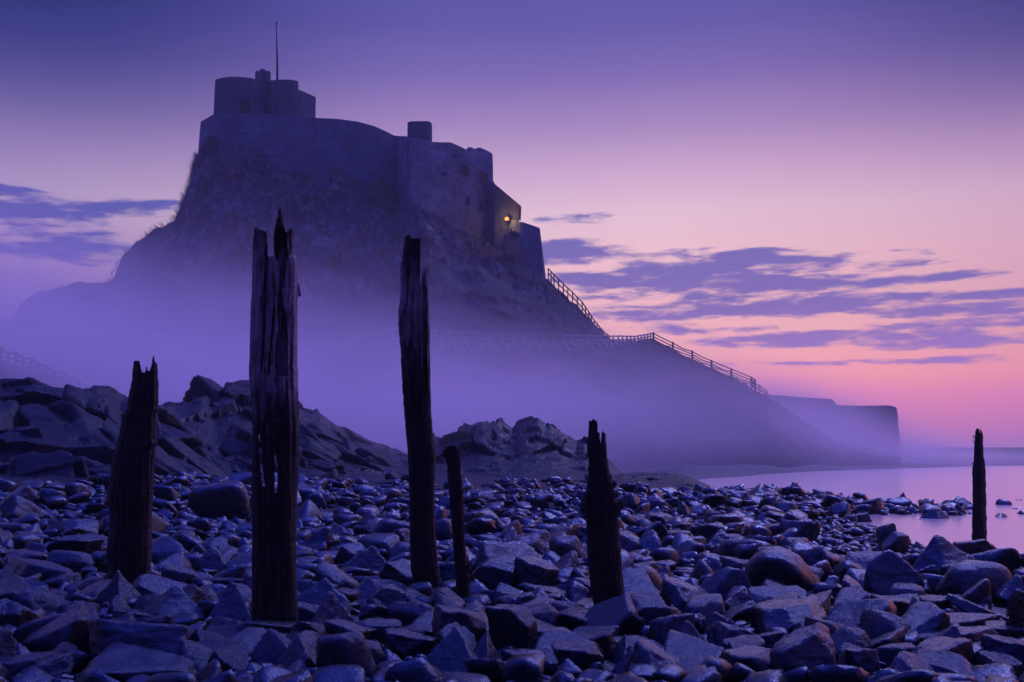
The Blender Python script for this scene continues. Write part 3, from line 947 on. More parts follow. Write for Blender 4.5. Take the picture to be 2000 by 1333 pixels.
def opening(name, plan, x0, x1, t0, t1, b0, b1, off, frame=.12, parent=castle, mat=None):
    """a stone surround with a dark pane: left edge x0 (t0..b0), right edge x1 (t1..b1)"""
    Y0, Y1 = wall_Y(plan, x0) - off, wall_Y(plan, x1) - off
    q = [P(x0, t0, Y0), P(x1, t1, Y1), P(x1, b1, Y1), P(x0, b0, Y0)]
    nrm = (q[1] - q[0]).cross(q[3] - q[0]).normalized()
    if nrm.y > 0:
        nrm = -nrm
    bm = bmesh.new()
    cen = sum(q, Vector()) / 4
    inn = [c.copy() for c in q]
    outr = [c + (c - cen).normalized() * frame for c in q]
    fr = [bm.verts.new(c + nrm * .10) for c in outr]
    fi = [bm.verts.new(c + nrm * .10) for c in inn]
    bo_ = [bm.verts.new(c - nrm * .5) for c in outr]
    bi = [bm.verts.new(c - nrm * .5) for c in inn]
    for i in range(4):
        j = (i + 1) % 4
        bm.faces.new((fr[i], fr[j], fi[j], fi[i]))
        bm.faces.new((fr[i], bo_[i], bo_[j], fr[j]))
        bm.faces.new((fi[i], fi[j], bi[j], bi[i]))
    bmesh.ops.recalc_face_normals(bm, faces=bm.faces)
    wdw = obj(name, bm, mat or M_PALE, parent)
    bm = bmesh.new()
    front = [bm.verts.new(c + nrm * .035) for c in inn]
    rear = [bm.verts.new(c - nrm * .3) for c in inn]
    bm.faces.new(front)
    bm.faces.new(rear[::-1])
    for i in range(4):
        bm.faces.new((front[i], rear[i], rear[(i + 1) % 4], front[(i + 1) % 4]))
    bmesh.ops.recalc_face_normals(bm, faces=bm.faces)
    pn = obj('pane', bm, M_GLASS, None)
    pn.parent = wdw
    return wdw
opening('window', BLK, 897, 915, 321, 326, 341, 346, .22)
opening('window', BLK, 935, 953, 335, 340, 354, 359, .26)
opening('window', BLK, 911, 917, 384, 386, 400, 403, .36, .08)
opening('window', BLK, 936, 941, 393, 395, 411, 414, .42, .08)
opening('door', BLK, 941, 948, 449, 451, 463, 468, .5, .08)
opening('window', KEEP, 468, 487, 194, 194, 222, 222, .12, .10, mat=M_KEEP)
opening('door', KEEP, 514, 524, 196, 197, 226, 227, .12, .08, mat=M_KEEP)
for (x0, x1, y0, y1) in ((863, 875, 340, 340), (885, 896, 304, 305)):
    bm = bmesh.new()
    q = P(x0, y0, wall_Y(BLK, x0) - .3)
    bar(bm, q + Vector((0, .4, 0)), q + Vector((.55, -.6, -.1)), .28)
    obj('water_spout', bm, M_KEEP, castle)

# flagpole
fp = empty('flagpole', P(541.5, 224, 117.2))
tag(fp, 'tall bare flagpole standing on the castle keep', 'flagpole')
bm = bmesh.new()
tube(bm, [P(542, 226, 117.2), P(541.5, 120, 117.2), P(540, 47, 117.2)], [.17, .13, .09], 10)
obj('pole', bm, M_POLE, fp, True)
bm = bmesh.new()
bmesh.ops.create_uvsphere(bm, u_segments=10, v_segments=8, radius=.17, matrix=Matrix.Translation(P(540, 46.5, 117.2)) @ Matrix.Diagonal((1, 1, .5, 1)))
tube(bm, [P(540, 46, 117.2), P(539.8, 40, 117.2)], [.04, .015], 6)
obj('finial', bm, M_POLE, fp)

# the lit lamp by the gate
lq = P(990, 428, 110.7)
lamp = empty('wall_lamp', lq)
tag(lamp, 'small lit lantern glowing orange on the castle gatehouse', 'lamp')
bm = bmesh.new()
bar(bm, lq + Vector((0, 1.1, .42)), lq + Vector((0, -.05, .42)), .07)
bar(bm, lq + Vector((0, 0, .42)), lq + Vector((0, 0, .24)), .05)
obj('bracket', bm, M_IRON, lamp)
bm = bmesh.new()
bmesh.ops.create_cone(bm, cap_ends=True, segments=8, radius1=.26, radius2=.05, depth=.16, matrix=Matrix.Translation(lq + Vector((0, 0, .27))))
bmesh.ops.create_cone(bm, cap_ends=True, segments=8, radius1=.12, radius2=.2, depth=.05, matrix=Matrix.Translation(lq + Vector((0, 0, -.24))))
obj('lantern_cap', bm, M_IRON, lamp)
mL = bpy.data.materials.new('lit lamp glass')
mL.use_nodes = True
nL = N(mL.node_tree)
eL = nL.new('ShaderNodeEmission')
eL.inputs[0].default_value = (1, .24, .035, 1)
eL.inputs[1].default_value = 3.2
oL = nL.new('ShaderNodeOutputMaterial')
nL.link(eL.outputs[0], oL.inputs[0])
bm = bmesh.new()
bmesh.ops.create_uvsphere(bm, u_segments=12, v_segments=8, radius=.24, matrix=Matrix.Translation(lq))
obj('lamp_glass', bm, mL, lamp, True)
pl = bpy.data.lights.new('lamp_light', 'POINT')
pl.energy = 300
pl.color = (1, .42, .10)
pl.shadow_soft_size = .2
plo = bpy.data.objects.new('lamp_light', pl)
plo.location = lq + Vector((-.3, -.75, .05))
COL.objects.link(plo)

# ------------------------------------------------------------------ lime kilns on the shore
kiln = empty('lime_kiln', P(1630, 880, 98))
tag(kiln, 'massive stone lime kilns with flat top standing on the far shore', 'lime kiln')
prism('upper_wall', [(1478, 91, 770), (1503, 91.6, 771.5), (1560, 93.5, 775.5), (1623, 95.4, 779.5), (1626, 95.8, 781), (1640, 110, 800), (1500, 110, 800)], M_WALL, -.5, .3, kiln, jit=.10)
prism('kiln_block', [(1600, 94.6, 790.5), (1650, 95.2, 792.5), (1700, 95.4, 792), (1738, 95.6, 793), (1749, 96.0, 795.5), (1752, 96.8, 800), (1748, 112, 815), (1610, 112, 815)], M_WALL, -.5, .32, kiln, jit=.12)
# ------------------------------------------------------------------ fences
def fence(label, posts, rails, mat, t=.13, rail_t=.07, braces=None, brace_at=None, close=None, rail_sag=.03, group='timber fences on the crag', cat='fence'):
    """posts: list of (px, pyTop, pyBase, Y)"""
    root = empty('fence', P(posts[len(posts) // 2][0], posts[len(posts) // 2][2], posts[len(posts) // 2][3]))
    tag(root, label, cat, group)
    T_, B_ = [], []
    for (px, t0, b0, Y) in posts:
        a = P(px, t0, Y)
        b = P(px, b0, Y)
        b = Vector((a.x, a.y, b.z))
        T_.append(a)
        B_.append(b)
        bm = bmesh.new()
        bar(bm, a + Vector((rnd.uniform(-.03, .03), 0, rnd.uniform(-.04, .04))), b - Vector((0, 0, .5)), t, t)
        obj('post', bm, mat, root)
    for f in rails:
        bm = bmesh.new()
        for i in range(len(T_) - 1):
            q0, q1 = B_[i].lerp(T_[i], f), B_[i + 1].lerp(T_[i + 1], f)
            mid_ = q0.lerp(q1, .5) - Vector((0, 0, rnd.uniform(0, rail_sag)))
            for s, e in ((q0, mid_), (mid_, q1)):
                off = Vector((0, -t * .5 - rail_t * .3, 0))
                bar(bm, s + off, e + off, rail_t, rail_t * 1.4)
        obj('rail', bm, mat, root)
    if braces:
        for i in range(0, len(T_)):
            if T_[i].x < braces:
                bm = bmesh.new()
                q = B_[i].lerp(T_[i], .45)
                bar(bm, q + Vector((.07, 0, 0)), q + Vector((.95, -.9, -1.35)), .09)
                obj('brace', bm, mat, root)
    return root

# fence by the castle gate and down the upper slope
ps = []
for (px, t0, b0) in ((985, 466, 497), (997, 468, 499), (1008, 472, 502), (1018, 479, 508), (1028, 488, 515), (1038, 497, 523), (1049, 507, 531), (1060, 517, 541)):
    ps.append((px, t0, b0, 107.6))
fence('timber railing in front of the castle buttress', ps, (.5, .92), M_RAIL, .11, .07)
ps = []
up = [(1071, 524, 543, 107.0), (1082, 535, 556, 106), (1100, 553, 575, 105), (1118, 570, 590, 104), (1137, 589, 611, 103), (1150, 608, 629, 102), (1160, 624, 645, 101), (1172, 639, 658, 100), (1180, 648, 664, 99.5), (1189, 655, 668, 99)]
for i in range(len(up) - 1):
    a, b_ = up[i], up[i + 1]
    k_ = 2
    for s in range(k_):
        f = s / k_
        ps.append(tuple(a[j] + (b_[j] - a[j]) * f for j in range(4)))
ps.append(up[-1])
fence('steep timber fence running down the crag from the castle', ps, (.45, .92), M_FENCE_DARK, .12, .07)
# fence along the path, propped by raking struts
ps = []
px = 765.0
line = [(765, 640, 668, 82), (850, 645, 672, 82), (950, 650, 676, 82.3), (1100, 653, 677, 83), (1180, 655, 675, 86), (1240, 656.5, 671, 91), (1275, 650, 664, 94)]
step = 28.0
while px < 1276:
    t0, b0, Y = (np.interp(px, [l[0] for l in line], [l[j] for l in line]) for j in (1, 2, 3))
    ps.append((px, t0, b0, Y))
    step = np.interp(px, [765, 900, 1050, 1150, 1200, 1275], [29, 26, 19, 15, 9, 5])
    px += step
fence('long grey path fence with raking props across the crag', ps, (.15, .55, .93), M_FENCE, .12, .08, braces=12.0, rail_sag=.06)
# fence down to the shore
ps = [(1276, 650, 672, 92), (1314, 669, 690, 89), (1352, 686, 704, 86.5), (1390, 704, 723, 85.5), (1428, 720, 738, 84), (1467, 736, 754, 83), (1474, 740, 757, 82.8)]
ps = [(a, b0 - 0, c_, Y) for a, b0, c_, Y in ps]
fence('sagging wire and timber fence down to the lime kilns', ps, (.12, .36, .62, .92), M_FENCE_DARK, .15, .06, rail_sag=.12)
ps = [(1467, 745, 757, 82.6), (1483, 753, 764, 82.4), (1498, 764, 774, 82.2)]
fence('short broken end of fence above the lime kilns', ps, (.15, .5, .95), M_FENCE_DARK, .08, .06)
# fence on the left bank
ps = []
for i in range(17):
    f = i / 16
    px = 2 + 240 * f
    yb = np.interp(px, [0, 60, 100, 150, 200, 260], [702, 719, 738, 760, 783, 812])
    Y = np.interp(px, [0, 60, 100, 150, 200, 260], [62, 64, 66, 68, 71, 74])
    h = (18 if i % 2 else 23) * (1 - .18 * f)
    ps.append((px, yb - h, yb + 2, Y - .3))
fence('misty post and rail fence along the grassy bank', ps, (.45, .90), M_FENCE_DARK, .16, .08)

# bare shrub on the bank
sh = empty('shrub', P(72, 728, 63))
tag(sh, 'leafless twiggy shrub on the misty bank', 'shrub')
bm = bmesh.new()
def twig(q, d, L, r, n_):
    e = q + d * L
    tube(bm, [q, e], [r, r * .6], 4)
    if n_:
        for _ in range(3):
            twig(q.lerp(e, rnd.uniform(.4, 1)), (d + Vector((rnd.uniform(-.8, .8), rnd.uniform(-.5, .5), rnd.uniform(-.1, .5)))).normalized(), L * rnd.uniform(.45, .75), r * .55, n_ - 1)
twig(P(70, 735, 62.5), Vector((.25, 0, 1)).normalized(), .6, .035, 3)
obj('branches', bm, M_TWIG, sh)

# ------------------------------------------------------------------ old timber posts
def inside(poly, x, y):
    c = False
    j = len(poly) - 1
    for i in range(len(poly)):
        xi, yi = poly[i]
        xj, yj = poly[j]
        if (yi > y) != (yj > y) and x < (xj - xi) * (y - yi) / (yj - yi) + xi:
            c = not c
        j = i
    return c

def timber(label, Y, left, right, top, mat, base_extra=40, holes=(), grooves=(), nx=46, depth=.9, cell=3.2, seed=0.0, rough=1.0):
    lp, rp = sorted(left), sorted(right)
    ytop = min(t for _, t in top)
    ybot = max(lp[-1][0], rp[-1][0]) + base_extra
    ny = int((ybot - ytop) / cell)
    pys = np.linspace(ytop - .5, ybot, ny + 1)
    xl = np.interp(pys, [a for a, _ in lp], [b for _, b in lp])
    xr = np.interp(pys, [a for a, _ in rp], [b for _, b in rp])
    # ragged edges
    for j in range(ny + 1):
        z = pys[j] * .05
        xl[j] += (noise.noise(Vector((1.3 + seed, z * 2.2, 0))) * 1.2 + noise.noise(Vector((7 + seed, z * 6, 0))) * .7) * rough
        xr[j] += (noise.noise(Vector((3.3 + seed, z * 2.2, 5))) * 1.2 + noise.noise(Vector((9 + seed, z * 6, 5))) * .7) * rough
    S = np.linspace(-1, 1, nx + 1)
    S = np.sign(S) * np.abs(S) ** .92
    front = np.zeros((nx + 1, ny + 1, 3))
    back = np.zeros_like(front)
    tx, ty = [a for a, _ in top], [b for _, b in top]
    wid = np.mean(xr - xl) * Y / FPX
    for i in range(nx + 1):
        for j in range(ny + 1):
            s = S[i]
            px = xl[j] + (xr[j] - xl[j]) * (s + 1) / 2
            q = P(px, pys[j], Y)
            hw = (xr[j] - xl[j]) / 2 * Y / FPX
            ring = math.sqrt(max(0, 1 - abs(s) ** 2.6)) * hw * depth
            gr = noise.noise(Vector((s * 9 + seed, pys[j] * .006, 2))) * .16 + noise.noise(Vector((s * 24 + seed, pys[j] * .012, 8))) * .09 + noise.noise(Vector((s * 5, pys[j] * .05, 3 + seed))) * .07
            crack = max(0, .35 - abs(noise.noise(Vector((s * 4.3 + seed, pys[j] * .0035, 21))))) * -.32
            f = ring * (1 + (gr + crack) * 1.0)
            for (poly, dep) in grooves:
                if inside(poly, px, pys[j]):
                    f = ring * (1 - dep)
            e = Vector((0, 0, CAMZ))
            r_ = (q - e) / q.y
            front[i, j] = q - r_ * f
            back[i, j] = q + r_ * (ring * (1 + gr * .6) + .004)
    cells = np.zeros((nx, ny), bool)
    for i in range(nx):
        for j in range(ny):
            s = (S[i] + S[i + 1]) / 2
            pc = (pys[j] + pys[j + 1]) / 2
            px = (xl[j] + xl[j + 1]) / 2 + ((xr[j] + xr[j + 1]) - (xl[j] + xl[j + 1])) / 2 * (s + 1) / 2
            okc = pc > np.interp(px, tx, ty) + 2.0 * noise.noise(Vector((px * .9 + seed, 3, 3)))
            for h in holes:
                if inside(h, px, pc):
                    okc = False
            cells[i, j] = okc
    bm = bmesh.new()
    vf, vb = {}, {}
    def F_(i, j):
        if (i, j) not in vf:
            vf[i, j] = bm.verts.new(front[i, j])
        return vf[i, j]
    def B_(i, j):
        if (i, j) not in vb:
            vb[i, j] = bm.verts.new(back[i, j])
        return vb[i, j]
    c = lambda i, j: 0 <= i < nx and 0 <= j < ny and cells[i, j]
    for i in range(nx):
        for j in range(ny):
            if not cells[i, j]:
                continue
            bm.faces.new((F_(i, j), F_(i, j + 1), F_(i + 1, j + 1), F_(i + 1, j)))
            bm.faces.new((B_(i, j), B_(i + 1, j), B_(i + 1, j + 1), B_(i, j + 1)))
            if not c(i - 1, j):
                bm.faces.new((F_(i, j), B_(i, j), B_(i, j + 1), F_(i, j + 1)))
            if not c(i + 1, j):
                bm.faces.new((F_(i + 1, j), F_(i + 1, j + 1), B_(i + 1, j + 1), B_(i + 1, j)))
            if not c(i, j - 1):
                bm.faces.new((F_(i, j), F_(i + 1, j), B_(i + 1, j), B_(i, j)))
            if not c(i, j + 1):
                bm.faces.new((F_(i, j + 1), B_(i, j + 1), B_(i + 1, j + 1), F_(i + 1, j + 1)))
    bmesh.ops.recalc_face_normals(bm, faces=bm.faces)
    o0 = P((xl[-1] + xr[-1]) / 2, ybot, Y)
    root = empty('timber_post', (o0.x, Y, 0))
    tag(root, label, 'post', 'weathered timber posts on the beach')
    obj('post_shaft', bm, mat, root)
    return root

def weed(root, spots, Y, name='seaweed'):
    """clumps of hanging bladder wrack: (px, py, radius px, strands)"""
    for (px, py, r, k_) in spots:
        bm = bmesh.new()
        c0 = P(px, py, Y)
        rr = r * Y / FPX
        for _ in range(k_):
            d = Vector((rnd.gauss(0, 1), rnd.gauss(0, 1), rnd.gauss(0, 1))).normalized()
            q = c0 + Vector((d.x * .35, d.y * .35, d.z * .5)) * rr
            e = q + Vector((d.x, d.y, d.z * .6)) * rr * rnd.uniform(.35, .75)
            g = e + Vector((d.x * .3, d.y * .3, -rnd.uniform(.2, .9))) * rr * .7
            tube(bm, [q, e, g], [rr * .20, rr * .17, rr * .06], 4)
        obj(name, bm, M_WEED, root)

P1 = timber('leftmost of the thick timber posts, with a two pronged crown', 9.5,
    [(700, 262), (720, 259), (740, 258), (760, 254), (780, 250), (800, 247), (806, 241), (830, 236), (860, 230), (880, 224), (900, 217), (940, 214), (970, 209), (984, 208), (992, 213), (1040, 212), (1080, 208), (1100, 211), (1140, 213)],
    [(700, 306), (720, 308), (740, 309), (760, 310), (800, 309), (804, 306), (830, 305), (858, 305), (864, 308), (872, 305), (900, 302), (940, 301), (970, 299), (990, 297), (1040, 296), (1080, 296), (1140, 293)],
    [(255, 735), (258, 724), (261, 706), (266, 704), (272, 705), (275, 716), (277, 726), (284, 727), (285, 717), (288, 717), (289, 724), (292, 724), (294, 718), (297, 712), (298, 698), (301, 696), (303, 708), (307, 711), (309, 722)],
    M_WOOD_LOW, seed=2.0, rough=1.3)
weed(P1, [(241, 812, 5, 14), (307, 866, 5, 14), (210, 985, 6, 18), (209, 1088, 5, 14)], 9.5)
P2 = timber('tallest timber post, deeply split at the top with slits near its foot', 7.35,
    [(400, 498), (445, 497), (470, 494.5), (500, 493), (560, 492), (600, 489.5), (660, 488), (700, 487), (730, 486), (760, 488), (790, 492), (860, 493), (950, 491), (1050, 492), (1225, 491)],
    [(400, 575), (450, 575), (498, 576), (503, 581), (560, 582), (600, 581), (700, 581), (780, 583), (830, 585), (900, 584), (960, 581), (1060, 578), (1150, 580), (1225, 583)],
    [(492, 482), (495, 465), (497, 446), (500, 444), (506, 448), (512, 450), (519, 453), (522, 460), (523, 500), (526, 503), (531, 502), (534.4, 500), (535, 452), (538, 445), (540, 428), (543, 424), (543.5, 410), (546, 406), (550, 412), (553, 435), (557, 452), (561, 453), (562, 450), (570, 448), (574, 450), (575.5, 497), (578, 502), (582, 506)],
    M_WOOD_TALL,
    holes=[[(505, 874), (511, 878), (512, 900), (514.5, 925), (517, 940), (517, 952), (513.5, 950), (509.5, 925), (506.5, 900)], [(536.5, 889), (540, 892), (541.5, 915), (542.5, 945), (542, 963), (536.5, 963), (536, 930)], [(505, 850), (508, 850), (508, 866), (505, 864)]],
    grooves=[([(536, 440), (560, 452), (562, 500), (556, 545), (550, 570), (552, 600), (560, 612), (562, 700), (563, 735), (540, 735), (537, 690), (544, 640), (542, 605), (547, 550), (546, 515), (538, 505)], .75),
             ([(519, 470), (523, 500), (522, 560), (519, 640), (513, 720), (509, 730), (513, 640), (516, 560)], .6), ([(534, 600), (537, 605), (532, 660), (527, 720), (524, 740), (526, 690), (531, 640)], .5)],
    nx=56, cell=2.8, seed=5.0, rough=.8)
bm = bmesh.new()
q = P(545, 717, 7.35) - Vector((0, .10, 0))
bmesh.ops.create_uvsphere(bm, u_segments=10, v_segments=8, radius=.022, matrix=Matrix.Translation(q) @ Matrix.Diagonal((1.1, .8, .9, 1)))
obj('bolt_head', bm, M_IRON, P2)
bm = bmesh.new()
q = P(582, 555, 7.35)
bar(bm, q, P(585.5, 579, 7.35), .012, .02)
obj('splinter', bm, M_WOOD_TALL, P2)
P3 = timber('second tallest timber post, leaning, with a curved splinter beside its top', 9.2,
    [(455, 790), (465, 790), (490, 788), (505, 785), (520, 782), (560, 782), (590, 781), (605, 778), (640, 778), (680, 782), (740, 785), (790, 788), (860, 794), (900, 797), (950, 799), (1050, 800), (1115, 802), (1160, 815)],
    [(455, 838), (520, 838), (540, 839), (560, 840), (600, 839), (700, 840), (800, 842), (840, 845), (855, 847), (885, 851), (910, 851), (940, 849), (1000, 849), (1050, 851), (1100, 856), (1150, 864), (1165, 865)],
    [(780, 525), (782, 520), (785, 507), (788, 490), (790, 465), (795, 460), (799, 460), (803, 463), (806, 468), (808, 466), (812, 465), (818, 465), (822, 468), (823, 495), (821.5, 500), (821, 525), (820.5, 548), (823.5, 553), (824, 536), (826, 531), (831, 524), (834, 517), (837, 511), (838.5, 512), (839, 545), (840, 563)],
    M_WOOD_MID, grooves=[([(826, 560), (833, 560), (835, 600), (833, 700), (836, 770), (831, 770), (827, 680), (826, 620)], .6), ([(795, 490), (797, 490), (799, 540), (796, 600), (794, 600), (795, 540)], .5)], nx=50, seed=9.0)
weed(P3, [(846, 850, 4, 10)], 9.2)
P4 = timber('thin low timber post with a furry rounded top, leaning beside a taller one', 8.65,
    [(865, 867), (885, 867), (893, 869), (905, 872), (950, 876), (1000, 880), (1060, 884), (1120, 889), (1170, 892)],
    [(865, 899), (885, 900), (900, 901), (925, 901), (940, 903), (970, 905), (1000, 906), (1050, 908), (1100, 912), (1130, 916), (1170, 920)],
    [(865, 888), (867, 878), (873, 873), (880, 871), (887, 872), (893, 876), (898, 882), (901, 892)], M_WOOD_LOW, nx=26, seed=14.0)
weed(P4, [(873, 880, 9, 40), (884, 877, 9, 40), (893, 883, 8, 34), (868, 889, 5, 16), (907, 957, 7, 24), (917, 1108, 9, 30), (920, 1130, 8, 26), (910, 1040, 5, 14)], 8.62)
P5 = timber('stout timber post with shaggy weed round its waist and a broken tooth on top', 7.8,
    [(815, 1150), (850, 1149), (860, 1147), (890, 1146), (900, 1149), (930, 1149), (950, 1146), (970, 1143), (1000, 1142), (1012, 1145), (1060, 1146), (1100, 1149), (1160, 1155), (1200, 1163)],
    [(815, 1182), (845, 1183), (890, 1186), (910, 1188), (930, 1193), (945, 1198), (970, 1203), (1005, 1208), (1060, 1212), (1100, 1214), (1140, 1218), (1180, 1223), (1205, 1223)],
    [(1145, 862), (1147, 855), (1149, 850), (1150, 821), (1155, 822), (1158, 820), (1162, 821), (1166, 822), (1168, 838), (1167, 843), (1169, 846), (1171, 844), (1172, 860), (1173.5, 865), (1174.5, 845), (1177, 843), (1181, 846), (1183, 848), (1186, 872)],
    M_WOOD_LOW, nx=44, seed=20.0, rough=1.3)
weed(P5, [(1147, 892, 6, 20), (1144, 975, 9, 34), (1142, 990, 9, 36), (1143, 1003, 8, 30), (1150, 960, 7, 20), (1198, 945, 7, 24), (1203, 965, 7, 26), (1209, 986, 9, 36), (1212, 990, 7, 24), (1205, 1003, 8, 26), (1190, 930, 6, 16), (1197, 1025, 7, 20), (1198, 1062, 8, 26), (1199, 1075, 7, 22)], 7.72)
P6 = timber('slim timber post alone at the water on the right', 13.9,
    [(835, 1905), (850, 1904.5), (870, 1903), (885, 1902), (905, 1901), (915, 1899), (960, 1899.5), (1065, 1898)],
    [(835, 1917), (850, 1920), (890, 1920.5), (900, 1923), (920, 1925), (960, 1926), (1065, 1928)],
    [(1902, 852), (1904, 843), (1906, 840), (1908, 838), (1911, 838), (1913, 840), (1914, 846), (1915, 839), (1917, 841), (1920, 850)], M_WOOD_LOW, nx=20, seed=26.0, cell=4)
weed(P6, [(1903, 854, 4, 12), (1902, 862, 3, 10), (1900, 905, 3, 10)], 13.8)
P7 = timber('short weed covered stump cut by the right edge of the picture', 6.9,
    [(1160, 1982), (1180, 1978), (1220, 1976), (1260, 1978)], [(1160, 2030), (1200, 2034), (1260, 2036)], [(1975, 1178), (1985, 1165), (2000, 1160), (2020, 1165), (2036, 1180)], M_WOOD_LOW, nx=24, seed=31.0)
weed(P7, [(1984, 1172, 12, 40), (1980, 1195, 12, 40), (1978, 1220, 12, 40), (1978, 1240, 10, 30), (1995, 1166, 12, 40), (1990, 1200, 14, 40), (1992, 1230, 14, 40)], 6.75)

# ------------------------------------------------------------------ boulders and cobbles of the beach
KINDS = ['block', 'slab', 'pyramid', 'wedge', 'round']
ROCKS = {k: [(k, 100 * KINDS.index(k) + i) for i in range(7)] for k in KINDS}
LOW = {}
def low_rock(k, s, level):
    if (k, s, level) not in LOW:
        LOW[k, s, level] = rock_verts(k, s, level)
    return LOW[k, s, level]
MESHES = {}
def rock_mesh(k, s, level):
    if (k, s, level) not in MESHES:
        V, F = rock_verts(k, s, level)
        me = fast_mesh('boulder', V, F)
        me.materials.append(M_STONE)
        me.polygons.foreach_set('use_smooth', [True] * len(me.polygons))
        MESHES[k, s, level] = me
    return MESHES[k, s, level]

HERO = [  # centre px, base py, width, height, shape, turn in degrees, label
    (427, 1016, 118, 76, 'round', 0, 'largest smooth round boulder, standing before the rock ledge between two posts'), (65, 1146, 150, 50, 'slab', 4, None), (75, 1101, 108, 40, 'slab', 10, None), (140, 1107, 100, 58, 'block', 20, None),
    (110, 1053, 148, 40, 'slab', -4, None), (22, 1070, 80, 46, 'round', 0, None), (230, 1191, 92, 72, 'pyramid', 15, 'dark pointed boulder standing at the front of the leftmost post'), (228, 1212, 62, 46, 'pyramid', 60, None),
    (168, 1168, 68, 38, 'round', 0, None), (120, 1153, 68, 30, 'slab', 0, None), (50, 1214, 118, 64, 'slab', 8, None), (105, 1288, 138, 80, 'wedge', 10, None),
    (255, 1314, 196, 98, 'block', 12, 'biggest dark slab boulder low in front, between the leftmost and tallest posts'), (270, 1229, 94, 38, 'slab', 5, None), (343, 1162, 68, 56, 'block', 30, None), (405, 1091, 74, 40, 'block', 0, None), (412, 1126, 80, 56, 'pyramid', 0, None),
    (440, 1220, 106, 76, 'pyramid', 35, 'ridged pale-edged boulder touching the left side of the tallest post'), (645, 1242, 100, 80, 'pyramid', 10, 'steep pointed boulder just right of the foot of the tallest post'), (590, 1327, 110, 80, 'pyramid', 50, None), (675, 1337, 122, 94, 'round', 0, None),
    (10, 1260, 105, 82, 'block', 0, None), (555, 1254, 136, 38, 'slab', 0, 'long pale slab lying across the foot of the tallest post'), (470, 1249, 56, 28, 'round', 0, None), (250, 1352, 236, 66, 'slab', 0, None), (623, 1093, 76, 36, 'slab', 8, None),
    (708, 1130, 108, 60, 'pyramid', 25, None), (800, 1159, 120, 62, 'wedge', 0, 'broad grey boulder covering the foot of the second tallest post'), (786, 1105, 62, 44, 'round', 0, None), (965, 1157, 94, 58, 'block', -15, None), (1045, 1154, 90, 64, 'block', 20, None),
    (1042, 1100, 90, 62, 'block', 0, None), (1112, 1105, 76, 56, 'round', 0, None), (996, 1066, 52, 48, 'wedge', 0, None), (862, 1068, 44, 54, 'round', 0, None), (897, 1267, 110, 78, 'block', 15, None), (1000, 1277, 106, 88, 'block', 5, None),
    (878, 1327, 154, 90, 'pyramid', 5, 'big pointed boulder with a pale sloping side low in the middle foreground'), (948, 1314, 80, 72, 'pyramid', 40, None), (1195, 1257, 116, 90, 'wedge', 0, 'leaning slanted slab against the front of the shaggy post'), (1105, 1219, 76, 42, 'round', 0, None), (1157, 1274, 122, 46, 'wedge', 15, None),
    (1130, 1320, 102, 56, 'block', 0, None), (1264, 1179, 82, 72, 'round', 0, None), (1258, 1232, 86, 68, 'block', 0, None), (727, 1256, 110, 40, 'round', 0, None), (798, 1284, 102, 48, 'block', 0, None), (1024, 1320, 88, 40, 'slab', 0, None), (875, 1199, 72, 46, 'wedge', 0, None),
    (1006, 1202, 72, 40, 'block', 10, None), (755, 1197, 86, 50, 'block', 30, None),
    (1540, 1165, 148, 86, 'round', 0, 'largest domed boulder of the right half of the beach'), (1745, 1176, 140, 96, 'pyramid', 10, 'tallest pointed boulder on the right, between two rounded ones'), (1915, 1176, 138, 74, 'round', 0, 'rounded boulder below the lone slim post'),
    (1560, 1252, 154, 68, 'block', 0, 'pale flat topped block in front of the largest domed boulder'), (1700, 1257, 148, 80, 'wedge', 8, None), (1580, 1347, 144, 116, 'block', 6, 'large upright block at the bottom edge, right of the centre'), (1840, 1324, 110, 68, 'block', 30, None), (1755, 1310, 82, 46, 'round', 0, None),
    (1902, 1245, 122, 38, 'slab', 0, None), (1890, 1286, 170, 50, 'slab', -5, None), (1565, 1060, 72, 42, 'block', 0, None), (1408, 1079, 86, 42, 'pyramid', 0, None), (1736, 1077, 36, 54, 'block', 0, 'narrow upright block standing at the edge of the tidal pool'), (1750, 1082, 54, 42, 'wedge', 0, None),
    (1912, 1108, 92, 52, 'block', 0, 'block hiding the foot of the lone slim post'), (1860, 1124, 76, 36, 'wedge', 0, None), (1712, 1110, 102, 28, 'slab', 0, None), (1452, 1126, 76, 34, 'slab', 0, None), (1350, 1100, 62, 42, 'wedge', 0, None), (1520, 1194, 122, 40, 'slab', 0, None),
    (1362, 1192, 106, 42, 'pyramid', 30, None), (1430, 1258, 72, 44, 'pyramid', 0, None), (1315, 1272, 84, 68, 'block', 0, None), (1497, 1272, 86, 36, 'slab', 0, None), (1750, 1206, 112, 38, 'slab', 0, None), (1671, 1294, 86, 60, 'wedge', 0, None), (1980, 1310, 94, 60, 'block', 0, None),
    (1370, 1337, 104, 44, 'slab', 0, None), (1454, 1292, 92, 40, 'slab', 0, None), (1290, 1034, 64, 32, 'block', 0, None), (935, 998, 70, 40, 'block', 0, None), (640, 1060, 60, 26, 'slab', 0, None), (850, 1130, 60, 30, 'slab', 0, None),
    (1766, 988, 30, 26, 'pyramid', 0, 'small pointed rock topping the stony spit in the water'), (1590, 985, 36, 24, 'block', 0, None), (1555, 992, 44, 28, 'block', 0, None), (1490, 992, 36, 24, 'block', 0, None), (1830, 1016, 60, 22, 'pyramid', 0, None), (1680, 1022, 44, 20, 'slab', 0, None)]
POSTS = [('leftmost post', 253, 9.5, -1), ('tallest post', 537, 7.35, 0), ('second tallest post', 832, 9.2, 0), ('thin furry post', 905, 8.65, 0), ('shaggy stout post', 1190, 7.8, 0), ('lone slim post', 1912, 13.9, 0), ('weedy stump', 2006, 6.9, 0)]
POSTW = [(nm, (px - 1000) / FPX * Y, Y) for nm, px, Y, _ in POSTS]

